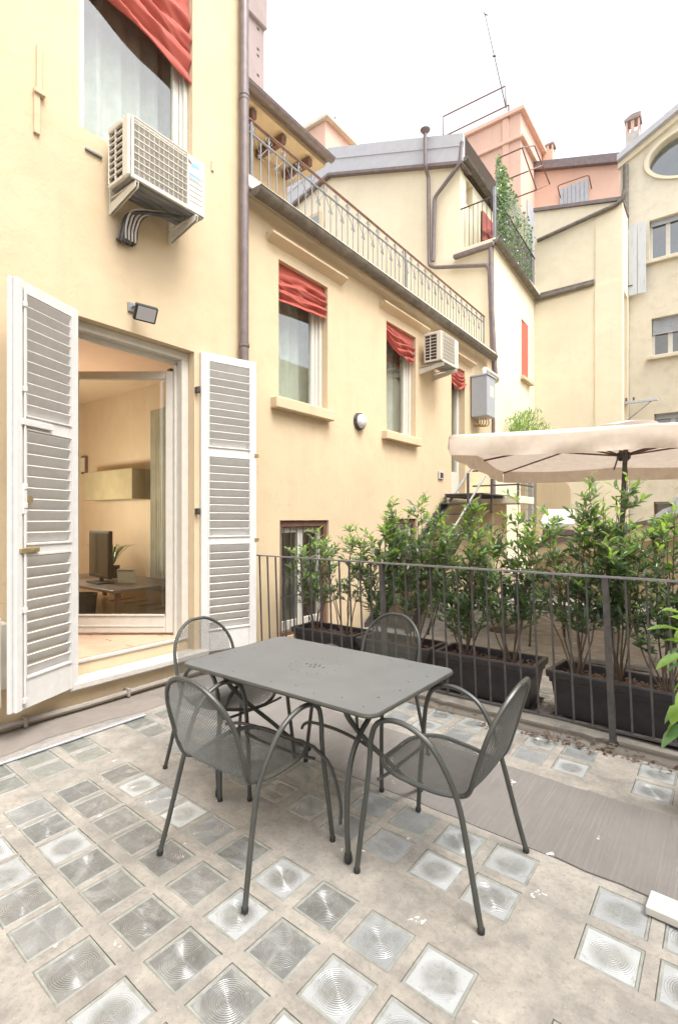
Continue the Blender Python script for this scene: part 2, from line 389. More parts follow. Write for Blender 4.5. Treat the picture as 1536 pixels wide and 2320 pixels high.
def smoothpath(pts, n=6, closed=False):
    pts = [Vector(p) for p in pts]; out = []; L = len(pts)
    for i in range(L if closed else L - 1):
        if closed: p0, p1, p2, p3 = pts[i - 1], pts[i], pts[(i + 1) % L], pts[(i + 2) % L]
        else: p0, p1, p2, p3 = pts[max(i - 1, 0)], pts[i], pts[i + 1], pts[min(i + 2, L - 1)]
        for k in range(n):
            t = k / n
            out.append(.5 * ((2 * p1) + (p2 - p0) * t + (2 * p0 - 5 * p1 + 4 * p2 - p3) * t * t + (3 * p1 - p0 - 3 * p2 + p3) * t ** 3))
    if not closed: out.append(pts[-1])
    return out
def wall(mb, axis, plane, thick, u0, u1, z0, z1, holes, mi=0, back=True):
    """wall slab with rectangular holes. axis 'x': lies in plane x=plane, u is y; axis 'y': plane y=plane, u is x; thick signed (behind the face)"""
    us = sorted({u0, u1, *[h[0] for h in holes], *[h[1] for h in holes]}); zs = sorted({z0, z1, *[h[2] for h in holes], *[h[3] for h in holes]})
    us = [u for u in us if u0 <= u <= u1]; zs = [z for z in zs if z0 <= z <= z1]
    P = (lambda d, u, z: (plane + d, u, z)) if axis == 'x' else (lambda d, u, z: (u, plane + d, z))
    def solid(u, z): return not any(h[0] < u < h[1] and h[2] < z < h[3] for h in holes)
    for i in range(len(us) - 1):
        for j in range(len(zs) - 1):
            a, b, c, d = us[i], us[i + 1], zs[j], zs[j + 1]
            if solid((a + b) / 2, (c + d) / 2):
                mb.add([P(0, a, c), P(0, b, c), P(0, b, d), P(0, a, d)], [(0, 1, 2, 3)], mi)
                if back: mb.add([P(thick, a, c), P(thick, b, c), P(thick, b, d), P(thick, a, d)], [(3, 2, 1, 0)], mi)
    def q(ua, ub, za, zb): mb.add([P(0, ua, za), P(thick, ua, za), P(thick, ub, zb), P(0, ub, zb)], [(0, 1, 2, 3)], mi)
    for (a, b, c, d) in holes:
        a, b, c, d = max(a, u0), min(b, u1), max(c, z0), min(d, z1)
        q(a, a, c, d); q(b, b, c, d); q(a, b, c, c); q(a, b, d, d)
    q(u0, u0, z0, z1); q(u1, u1, z0, z1); q(u0, u1, z0, z0); q(u0, u1, z1, z1)

# ================================================================== GROUND
SH = -.042
def lat(w, a): return a + (w - 1.2) * SH
GW = [.61, .82, 1.21, 1.43, 1.65, 1.865, 2.09, 2.34, 2.60, 2.845, 3.10, 3.345, 3.78, 4.02, 4.26]
GA = [.64, .88, 1.14, 1.39, 1.64, 2.10, 2.345, 3.44, 3.68]
GA2 = [4.38, 4.62]
HB = .098
cells = []
for a in GA:
    for w in GW:
        if a < .7 and w < 2.9: continue
        if a < .8 and w < 1.3: continue
        if w > 3.6 and a < 1.0: continue
        if a > 3.4 and (w, a) in ((2.845, 3.44),): continue
        cells.append((w, a))
for a in GA2:
    for w in GW:
        if w < 2.2: continue
        cells.append((w, a))
mb = MB()
ws = sorted({-.6, .02, 5.2, 9.5} | {w - HB for w in GW} | {w + HB for w in GW})
as_ = sorted({-6.0, 16.0, 5.2} | {a - HB for a in GA + GA2} | {a + HB for a in GA + GA2} | {2.62, 2.95})
holeset = {(round(w, 3), round(a, 3)) for w, a in cells}
def is_hole(x, y): return any(abs(x - w) < HB - .001 and abs(y - a) < HB - .001 for w, a in cells)
for i in range(len(ws) - 1):
    for j in range(len(as_) - 1):
        x0, x1, y0, y1 = ws[i], ws[i + 1], as_[j], as_[j + 1]
        h = is_hole((x0 + x1) / 2, (y0 + y1) / 2)
        P = [(x0, lat(x0, y0), 0), (x1, lat(x1, y0), 0), (x1, lat(x1, y1), 0), (x0, lat(x0, y1), 0)]
        if not h: mb.add(P, [(0, 1, 2, 3)])
        else:
            D = [(p[0], p[1], -.03) for p in P]
            mb.add(P + D, [(0, 4, 5, 1), (1, 5, 6, 2), (2, 6, 7, 3), (3, 7, 4, 0), (4, 7, 6, 5)])
terrace = struct(mb.build('terrace_floor', M['concrete'])); INV['terrace_floor'] = Matrix.Identity(4)
g = MB(); g.add([(-150, -150, -.06), (150, -150, -.06), (150, 150, -.06), (-150, 150, -.06)], [(0, 1, 2, 3)]); struct(g.build('ground', M['concrete']))
# one glass block mesh: rounded rim ring and recessed pressed lens
def block_mesh():
    mb = MB(); q = HB - .0018
    def sq(h, z): return [(-h, -h + SH * -h, z), (h, -h + SH * h, z), (h, h + SH * h, z), (-h, h + SH * -h, z)]
    lv = [sq(q, -.028), sq(q, -.002), sq(q - .003, .001), sq(q - .008, .001), sq(q - .012, -.0035)]
    vs = [p for l in lv for p in l]; fs = []
    for k in range(4):
        for i in range(4): fs.append((k * 4 + i, k * 4 + (i + 1) % 4, k * 4 + 4 + (i + 1) % 4, k * 4 + 4 + i))
    mb.add(vs, fs, 0); mb.add(lv[4], [(0, 1, 2, 3)], 1)
    return mb.mesh('glass_block', [M['rim'], M['lens']])
bm_ = block_mesh()
dark = [(.125, .127, .123), (.16, .162, .158), (.15, .148, .14), (.19, .193, .19), (.138, .137, .13)]
mid = [(.25, .262, .272), (.30, .315, .325), (.21, .22, .225)]
milk = [(.40, .42, .43), (.46, .48, .49), (.36, .375, .385)]
milk_pos = {(1.65, 1.14), (1.43, .88), (1.21, .88), (1.65, .88), (1.43, 1.64), (1.865, 1.64), (2.60, 1.64), (2.60, 1.39), (3.10, 2.10), (2.845, 2.10 + .2), (2.57, .88), (2.60, .88), (3.10, 1.39), (3.345, 1.64), (3.345, 2.345), (3.345, 2.1), (3.345, 1.39), (3.10, 2.345), (3.10, 1.14)}
dark_pos = {(2.34, 1.39), (2.09, 1.39), (2.845, 1.64), (2.34, 1.14), (2.60, 1.14), (1.865, .88), (2.09, .88), (2.09, 1.14), (1.865, 1.39), (1.65, 1.39), (2.845, 1.39), (2.09, 1.64), (2.34, 1.64), (1.21, 1.39), (1.21, 1.64), (1.43, 1.39)}
rb = random.Random(3)
for (w, a) in cells:
    key = (round(w, 3), round(a, 3))
    if key in milk_pos or (w > 3.6): col = rb.choice(milk)
    elif key in dark_pos: col = rb.choice(dark)
    elif a > 3.3: col = rb.choice(milk + mid)
    elif w < 1: col = rb.choice([(.17, .175, .15), (.23, .235, .2), (.13, .135, .12)])
    elif w > 3: col = rb.choice(mid + milk)
    else: col = rb.choice(dark + mid)
    k = rb.uniform(.9, 1.1)
    inst('glass_block', bm_, terrace, Matrix.Translation((w, lat(w, a), rb.uniform(-.001, .001))) @ Matrix.Rotation(rb.uniform(-.012, .012), 4, 'Z'), tuple(c * k for c in col))
# membrane strip crossing the terrace: two overlapping sheets with wavy edges
def sheet(x0, x1, y0, y1, z, n, seed, name, tilt):
    mb = MB(); rr = random.Random(seed); top = []; bot = []
    for i in range(n + 1):
        x = x0 + (x1 - x0) * i / n; top.append(Vector((x, lat(x, y1) + rr.uniform(-.008, .008), z))); bot.append(Vector((x, lat(x, y0) + rr.uniform(-.008, .008), z)))
    for i in range(n): mb.add([bot[i], bot[i + 1], top[i + 1], top[i]], [(0, 1, 2, 3)])
    ring = bot + top[::-1]
    for i in range(len(ring)):
        a, b = ring[i], ring[(i + 1) % len(ring)]
        mb.add([a, b, (b.x, b.y, .0005), (a.x, a.y, .0005)], [(0, 1, 2, 3)])
    return struct(mb.build(name, M['bitumen']))
sheet(.16, 3.52, 2.50, 3.20, .004, 26, 1, 'membrane_strip', 0)
sheet(3.49, 5.6, 2.50, 3.20, .008, 16, 2, 'membrane_strip', 0)
mb = MB(); mb.add([(2.88, lat(2.88, 3.39), .003), (2.99, lat(2.99, 3.36), .003), (2.97, lat(2.97, 3.53), .003), (2.80, lat(2.8, 3.54), .003)], [(0, 1, 2, 3)])
struct(mb.build('membrane_patch', M['bitumen']))
# dirty strip at the wall foot + kerb under the fence
mb = MB(); rr = random.Random(5); n = 30
A = [(.0, -2 + i * 6.7 / n, .003) for i in range(n + 1)]; B = [(.40 + rr.uniform(-.05, .05), -2 + i * 6.7 / n, .003) for i in range(n + 1)]
for i in range(n): mb.add([A[i], B[i], B[i + 1], A[i + 1]], [(0, 1, 2, 3)])
struct(mb.build('wall_foot_gutter', M['dirtgutter']))
FY = 3.785
mb = MB(); rr = random.Random(9); n = 26
prof_ = []
n = 90
for i in range(n + 1):
    x = .02 + 5.6 * i / n; h_ = .026 + .012 * noise.noise(Vector((x * 3, 1, 2))); e0 = .075 + .03 * noise.noise(Vector((x * 4, 5, 1))); j_ = .012 if i % 9 == 0 else 0
    prof_.append([(x, FY - e0, .001), (x, FY - e0 + .012, h_ * .7 - j_), (x, FY - e0 + .035, h_ - j_), (x, FY + .08, h_ - j_), (x, FY + .10, .001)])
for i in range(n):
    for k in range(4): mb.add([prof_[i][k], prof_[i + 1][k], prof_[i + 1][k + 1], prof_[i][k + 1]], [(0, 1, 2, 3)])
struct(mb.build('fence_kerb', M['kerb']))

# ================================================================== HOUSE WITH THE TERRACE DOOR
house = thing('yellow_house', 'tall yellow plastered house front with louvred shutters beside its terrace door', 'house', (0, 2, 0))
DL, DR, DB, DT = 1.90, 3.08, .30, 3.15
W0 = (1.97, 3.06, 4.67, 6.75)
mb = MB()
wall(mb, 'x', 0, -.32, -5, 3.70, 0, 12, [(DL, DR, .0, DT), W0])
mb.box((-.32, DL - .002, 0), (-.10, DR + .002, .345)); mb.box((-.099, DL - .002, 0), (-.001, DR + .002, .181))
mb.box((-6, -5, 0), (-.322, -4.7, 12)); mb.box((-6, 3.45, 5.6), (-.322, 3.70, 12)); mb.box((-6, 3.45, 4.9), (-.322, 3.70, 5.598))
mb.build('wall', M['yellow'], house)
# plinth and marble step
mb = MB(); mb.bbox((-.098, 1.86, .182), (.085, 3.20, .253), .016); mb.build('marble_step', M['marble'], house)
mb = MB(); mb.bbox((-.20, DL, .347), (-.085, DR, .378), .006); mb.build('threshold', M['marble'], house)
# outer door frame
fx0, fx1 = -.17, -.09
df = MB()
df.bbox((fx0, DL, .379), (fx1, DL + .075, DT - .075)); df.bbox((fx0, DR - .075, .379), (fx1, DR - .001, DT - .075)); df.bbox((fx0, DL, DT - .075), (fx1, DR - .001, DT - .002))
df.bbox((fx0 - .03, DR - .10, .379), (fx0 - .001, DR - .03, DT - .10)); df.bbox((fx0 - .03, DL + .03, DT - .12), (fx0 - .001, DR - .03, DT - .055))
df.build('door_frame', M['white'], house)
# open glazed leaf, hinged at the right jamb, swung into the room
hinge = Vector((-.20, DR - .10, 0)); dv = Vector((-_c, -_s, 0)); nv = Vector((-_s, _c, 0))
LM = Matrix(((dv.x, nv.x, 0, hinge.x), (dv.y, nv.y, 0, hinge.y), (0, 0, 1, 0), (0, 0, 0, 1)))
leaf = MB(); LW = 1.02; z0, z1 = .41, 2.975
leaf.bbox((0, 0, z0), (.075, .055, z1), .006, mat=LM); leaf.bbox((LW - .075, 0, z0), (LW, .055, z1), .006, mat=LM)
leaf.bbox((.076, .002, z1 - .075), (LW - .076, .053, z1), .005, mat=LM); leaf.bbox((.076, .002, z0), (LW - .076, .053, z0 + .165), .005, mat=LM)
leaf.bbox((.08, -.008, z0 + .165), (LW - .08, .004, z0 + .185), .003, mat=LM); leaf.bbox((.09, -.004, z0 + .06), (LW - .09, .003, z0 + .075), .001, mat=LM)
dl = leaf.build('glazed_door', M['white'], house)
p = MB(); p.box((.073, .024, z0 + .16), (LW - .073, .030, z1 - .07), mat=LM); p.build('pane', M['glass'], dl)

# louvred shutters
def shutter(base, ang, width, flip, z0, z1, label):
    """leaf in local frame: X from hinge to free end, Y thickness (outer face +), Z up"""
    bx = Matrix.Translation(base) @ Matrix.Rotation(ang, 4, 'Z')
    th = .042; y0, y1 = (0, th)
    st = .085; rails = [(z0, z0 + .22), (1.27, 1.36), (2.14, 2.25), (z1 - .085, z1)]
    fr = MB()
    fr.bbox((0, y0, z0), (st, y1, z1), .005, mat=bx); fr.bbox((width - st, y0, z0), (width, y1, z1), .005, mat=bx)
    for a, b in rails: fr.bbox((st + .0005, y0 + .002, a), (width - st - .0005, y1 - .002, b), .004, mat=bx)
    # raised moulding round each louvre bay
    bays = [(rails[i][1], rails[i + 1][0]) for i in range(3)]
    s = 1 if flip > 0 else -1
    ya, yb = (y1, y1 + .008) if s > 0 else (y0 - .008, y0)
    for a, b in bays:
        fr.box((st - .014, ya, a - .014), (st - .002, yb, b + .014), mat=bx); fr.box((width - st + .002, ya, a - .014), (width - st + .014, yb, b + .014), mat=bx)
        fr.box((st - .002, ya, a - .014), (width - st + .002, yb, a - .003), mat=bx); fr.box((st - .002, ya, b + .003), (width - st + .002, yb, b + .014), mat=bx)
    o = fr.build('shutter', M['shutter'], house, label=label)
    sm = MB(); L = width - 2 * st
    sm.bbox((0, -.041, -.0055), (L, .041, .0055), .002); me = sm.mesh('slat', M['shutter'])
    for a, b in bays:
        n = round((b - a) / .078)
        for i in range(n):
            z = a + (b - a) * (i + .5) / n
            mw = bx @ Matrix.Translation((st, th / 2, z)) @ Matrix.Rotation(R(60) * s + rb.uniform(-.03, .03), 4, 'X')
            inst('slat', me, o, mw)
    return o, bx
la = math.atan2(1.42 - 1.93, .24 - .02)
ls, lb = shutter(Vector((.025, 1.925, 0)), la, .575, 1, .215, 3.165, 'louvred shutter leaf folded back on the left, with a bolt rod and brass latch')
ra = math.atan2(3.68 - 3.13, .19 - .03)
rs, rbm = shutter(Vector((.035, 3.135, 0)), ra, .60, -1, .215, 3.165, 'louvred shutter leaf folded back on the right by the downpipe')
# bolt rod, astragal, latches on the left leaf
h = MB()
h.bbox((.53, -.012, .215), (.585, .054, 3.165), .006, mat=lb)
h.bbox((.586, .002, .215), (.612, .028, 3.16), .004, mat=lb)
h.build('astragal', M['shutter'], ls)
h = MB(); h.tube([lb @ Vector((.515, .055, z)) for z in (.25, 3.12)], .008, 8)
for z in (.28, .9, 1.62, 1.75, 2.42, 3.0): h.bbox((.50, .042, z - .02), (.53, .068, z + .02), .005, mat=lb)
h.bbox((.498, .042, 1.56), (.535, .062, 1.76), .006, mat=lb)
h.build('bolt_rod', M['shutter'], ls)
h = MB(); h.bbox((.28, .044, 2.17), (.545, .066, 2.215), .004, mat=lb); h.build('latch_bar', M['shutter'], ls)
h = MB(); h.bbox((.40, .044, 1.295), (.56, .07, 1.33), .005, mat=lb); h.cyl(lb @ Vector((.45, .06, 1.312)), lb @ Vector((.45, .085, 1.312)), .007); h.build('brass_latch', M['brass'], ls)
h = MB(); h.cyl(lb @ Vector((.47, .043, 1.66)), lb @ Vector((.47, .050, 1.66)), .03, 14); h.build('keyhole_plate', M['brass'], ls)
for z in (1.31, 2.19):
    h = MB(); h.bbox((.575, -.008, z - .02), (.625, .03, z + .02), .004, mat=rbm); h.build('hinge', M['brass'], rs)
for z in (1.60, 2.78):
    h = MB(); h.bbox((.0, 3.082, z - .03), (.05, 3.115, z + .03), .004); h.cyl((.05, 3.10, z - .02), (.05, 3.10, z + .03), .012); h.build('shutter_stay', M['iron'], house)

# upper window
wa, wb, wz, wt = W0
fr = MB(); X0, X1 = -.17, -.10
fr.bbox((X0, wa, wz), (X1, wa + .06, wt)); fr.bbox((X0, wb - .075, wz), (X1, wb - .001, wt)); fr.bbox((X0, wa + .06, wz), (X1, wb - .075, wz + .06))
fr.bbox((X1 - .001, wb - .045, wz), (X1 + .03, wb - .002, wt), .004); fr.bbox((X1 - .001, wa + .002, wz), (X1 + .03, wa + .035, wt), .004)
uw = fr.build('upper_window', M['white'], house)
fr = MB(); fr.bbox((X0 + .01, wb - .14, wz + .06), (X1 - .01, wb - .078, wt - .01)); fr.bbox((X0 + .01, wa + .062, wz + .06), (X1 - .01, wa + .10, wt)); fr.build('sash', M['white'], uw)
p = MB(); p.box((-.142, wa + .05, wz + .05), (-.136, wb - .10, wt)); p.build('pane', M['glass'], uw)
# folds of an inner curtain
def pleats(name, x, y0, y1, z0, z1, n, amp, mat, parent, seed=1, axis='x'):
    mb = MB(); rr = random.Random(seed); k = n * 6; ph = [rr.uniform(-.6, .6) for _ in range(n + 1)]
    top, bot = [], []
    for i in range(k + 1):
        t = i / k; u = y0 + (y1 - y0) * t; d = amp * math.sin(2 * PI * n * t + ph[int(t * n)] * .6)
        P = (lambda d_, z: (x + d_, u, z)) if axis == 'x' else (lambda d_, z: (u, x + d_, z))
        top.append(P(d, z1)); bot.append(P(d * 1.3, z0))
    for i in range(k): mb.add([bot[i], bot[i + 1], top[i + 1], top[i]], [(0, 1, 2, 3)])
    return mb.build(name, mat, parent, smooth=True)
pleats('curtain', -.36, wa - .1, wb + .15, wz - .1, wt, 7, .035, M['curtain'], uw)
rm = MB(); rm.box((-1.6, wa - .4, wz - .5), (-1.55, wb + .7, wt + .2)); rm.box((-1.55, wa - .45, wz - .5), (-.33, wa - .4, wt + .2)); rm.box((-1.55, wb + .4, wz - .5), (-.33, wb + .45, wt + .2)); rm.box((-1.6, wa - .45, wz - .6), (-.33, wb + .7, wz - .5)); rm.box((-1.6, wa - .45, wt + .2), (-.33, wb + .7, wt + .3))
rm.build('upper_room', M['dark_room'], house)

# ------------------------------------------------ the room behind the door
room = thing('living_room', 'peach painted room seen through the open glazed terrace door', 'room', (-2.2, 2.5, .36))
rx0, rx1, ry0, ry1, rz0, rz1 = -4.3, -.322, .5, 4.12, .362, 3.42
mb = MB()
mb.box((rx0 - .1, ry0, rz0), (rx0, ry1, rz1)); mb.box((rx0 - .1, ry1, rz0), (rx1, ry1 + .1, rz1)); mb.box((rx0 - .1, ry0 - .1, rz0), (rx1, ry0, rz1)); mb.box((rx0 - .1, ry0 - .1, rz1), (rx1, ry1 + .1, rz1 + .1))
mb.build('wall', M['peach'], room)
mb = MB(); x = rx0; i = 0
pm = MB(); pm.bbox((0, 0, 0), (.118, 1.19, .018), .0015); pme = pm.mesh('floorboard', M['parquet'])
fb = MB(); fb.box((rx0 - .1, ry0 - .1, .30), (-.17, ry1 + .1, .370)); fb.build('subfloor', M['parquet'], room)
k = 0
while x < -.20:
    y = ry0 + (k % 3) * -.4 
    while y < ry1:
        if y + 1.19 > ry0 + .9 and x > -3.2 and y < 3.6: inst('floorboard', pme, room, Matrix.Translation((x, y, .3705)))
        y += 1.2
    x += .12; k += 1
pleats('reflection_pleats', 3.96, -2.12, -1.62, .55, 3.0, 12, .018, M['ivory'], room, axis='y')  # added pleated sheet, standing in for ribbed lines reflected in the door glass
cab = MB(); cab.bbox((-3.6, 3.78, 1.80), (-2.28, 4.11, 2.22), .006); cabn = tag(cab.build('wall_cabinet', simple('olive_cabinet_lacquer', (.32, .27, .17), .3, bstr=0)), 'wide olive cabinet hung on the peach wall inside', 'cabinet')
pf = MB()
c_ = ony(188, 1050, 4.08); pf.bbox((c_.x - .22, 4.08, c_.z - .17), (c_.x + .10, 4.115, c_.z + .12), .004)
pfo = tag(pf.build('picture_frame', M['brownwood']), 'small framed picture on the wall above the cabinet inside the room', 'picture')
pq = MB(); pq.box((c_.x - .19, 4.074, c_.z - .14), (c_.x + .07, 4.079, c_.z + .09)); pq.build('picture', M['ivory'], pfo)
desk = thing('desk', 'dark low desk carrying the television inside the room', 'desk', (-2.1, 3.4, .39))
mb = MB(); mb.bbox((-3.3, 2.95, .70), (-1.25, 3.95, .735), .004); mb.build('desk_top', M['pipe'], desk)
for (x, y) in ((-3.25, 3.0), (-1.32, 3.0), (-3.25, 3.88), (-1.32, 3.88)):
    mb = MB(); mb.bbox((x, y, .389), (x + .05, y + .05, .699), .003); mb.build('leg', M['brownwood'], desk)
tv = thing('television', 'black flat television turned sideways on the desk', 'television', (-2.05, 3.2, .736))
mb = MB(); TM = Matrix.Translation((-2.05, 3.22, 0)) @ Matrix.Rotation(R(-6), 4, 'Z')
mb.bbox((-.30, -.02, .80), (.30, .03, 1.38), .008, mat=TM); mb.build('casing', M['black'], tv)
mb = MB(); mb.box((-.28, -.024, .83), (.28, -.021, 1.35), mat=TM); mb.build('screen', M['tv'], tv)
mb = MB(); mb.bbox((-.03, .0, .75), (.03, .03, .82), .003, mat=TM); mb.bbox((-.18, -.1, .737), (.18, .1, .752), .003, mat=TM); mb.build('stand', M['black'], tv)
mb = MB(); TM = Matrix.Translation((-1.72, 3.42, 0)) @ Matrix.Rotation(R(37), 4, 'Z') @ Matrix.Rotation(R(8), 4, 'X')
mb.bbox((-.11, .0, .75), (.11, .04, .93), .012, mat=TM); rt = tag(mb.build('router', M['ivory']), 'small ivory box leaning on the desk beside the television', 'router')
mb = MB(); TM2 = TM @ Matrix.Translation((0, -.003, 0)); mb.box((-.095, 0, .905), (.095, .003, .915), mat=TM2); mb.build('slot', M['black'], rt)
mb = MB(); mb.lathe([(.13, .392), (.16, .70), (.168, .70), (.16, .69), (.125, .41)], -1.55, 2.75, 20); tag(mb.build('waste_bin', M['black'], smooth=True), 'dark round waste bin on the floor in front of the desk', 'bin')
# lit table lamp (its shade glows at the edge of the shutter)
lamp = thing('table_lamp', 'small lit table lamp with pale shade beside the shutter edge inside', 'lamp', (-2.75, 3.02, .736))
lm, lnt, lbs = newmat('glowing_lamp_shade'); lbs.inputs['Base Color'].default_value = (.8, .6, .4, 1); lbs.inputs['Emission Color'].default_value = (1, .62, .32, 1); lbs.inputs['Emission Strength'].default_value = 1.3
mb = MB(); mb.lathe([(.10, 1.40), (.055, 1.62)], -2.75, 3.02, 20); mb.build('lamp_shade', lm, lamp, smooth=True)
mb = MB(); mb.lathe([(.07, .737), (.06, .76), (.012, .78), (.012, 1.42)], -2.75, 3.02, 16); mb.build('lamp_base', M['brass'], lamp, smooth=True)
ll = bpy.data.lights.new('lamp_bulb', 'POINT'); ll.energy = 34; ll.color = (1, .84, .68); ll.shadow_soft_size = .12
lo = bpy.data.objects.new('lamp_bulb', ll); C.objects.link(lo); lo.parent = lamp; lo.location = (.0, -.25, 1.05)
# feathery pot plant behind the television
pp = thing('pot_plant', 'feathery pot plant behind the television', 'plant', (-2.45, 3.6, .736))
mb = MB(); mb.lathe([(.07, .737), (.095, .90), (.10, .90)], -2.45, 3.6, 14); mb.build('pot', M['black'], pp, smooth=True)
mb = MB(); rp = random.Random(2)
for i in range(46):
    an = rp.uniform(0, 2 * PI); L = rp.uniform(.3, .55); prev = Vector((-2.45, 3.6, .9)); w = .008
    pts = [Vector((-2.45, 3.6, .9)) + Vector((math.cos(an) * L * t, math.sin(an) * L * t * .6, .62 * t - .35 * t * t)) for t in (0, .35, .7, 1)]
    mb.tube(pts, [.004, .005, .004, .001], 3)
mb.build('fronds', M['leaf_mid'], pp)

# ------------------------------------------------ fixtures on the front house
mb = MB()
for (px0, py0), (px1, py1) in (((90, 107), (86, 204)), ((86, 216), (80, 303))):
    a, b = onx(px0, py0, .0), onx(px1, py1, .0); mb.bbox((0, b.y - .012, b.z), (.022, a.y + .012, a.z), .003)
a = onx(86, 210); mb.bbox((0, a.y - .035, a.z - .025), (.04, a.y + .045, a.z + .012), .004)
tag(mb.build('wall_conduit', M['yellow']), 'painted over conduit strip with a small bracket high on the left wall', 'conduit')
mb = MB(); mb.bbox((0, 3.28, 5.02), (.015, 3.31, 5.12), .003); tag(mb.build('wall_stub', M['yellow']), 'tiny painted stub on the wall left of the tall downpipe', 'stub')
# floodlight
fl = thing('floodlight', 'small black square floodlight mounted above the terrace door', 'floodlight', (0, 2.4, 3.35))
c0 = onx(331, 711, .12); FM = Matrix.Translation(c0) @ Matrix.Rotation(R(-12), 4, 'Z') @ Matrix.Rotation(R(35), 4, 'Y') 
mb = MB(); mb.bbox((-.03, -.095, -.07), (.012, .095, .07), .008, mat=FM); mb.build('housing', M['black'], fl)
mb = MB(); mb.box((.0125, -.078, -.055), (.016, .078, .055), mat=FM); mb.build('lens', M['led'], fl)
mb = MB(); mb.tube([(0, c0.y - .06, c0.z + .06), (.05, c0.y - .06, c0.z + .07), tuple(FM @ Vector((-.03, -.03, 0)))], .012, 8); mb.bbox((0, c0.y - .10, c0.z + .02), (.02, c0.y - .02, c0.z + .10), .003); mb.build('bracket', M['galv'], fl)
# white box low on the left wall
mb = MB(); mb.bbox((.0, .75, .33), (.10, 1.44, .80), .01); wbx = tag(mb.build('wall_box', M['ivory']), 'ivory box on the wall low at the left edge beside the shutter', 'box')
mb = MB(); mb.bbox((.102, .75, .24), (.20, 1.36, .86), .008); mb.build('cover', M['ivory'], wbx)
# pipe along the wall foot and white trunking on the floor
mb = MB(); pts = [(.045, -2 + i * .5, .05 + .006 * math.sin(i * 2.1)) for i in range(12)]
M['dirtypipe'] = plaster('dirty_pale_pipe', (.36, .32, .28), (.2, .17, .14), .8)
mb.tube(smoothpath(pts, 3), .022, 8)
wp = tag(mb.build('wall_foot_pipe', M['dirtypipe'], smooth=True), 'grimy pale pipe clipped along the foot of the left wall', 'pipe')
for y in (1.55, 2.35, 3.15, 3.6):
    mb = MB(); mb.bbox((.0, y, .015), (.075, y + .025, .085), .005); mb.build('pipe_clip', M['dirtypipe'], wp)
mb = MB(); mb.bbox((.498, -.6, .003), (.538, 2.23, .018), .004); tag(mb.build('cable_trunking', simple('dull_aluminium', (.42, .42, .43), .35, .4, .1)), 'pale metal trunking lying on the terrace along the left wall', 'trunking')

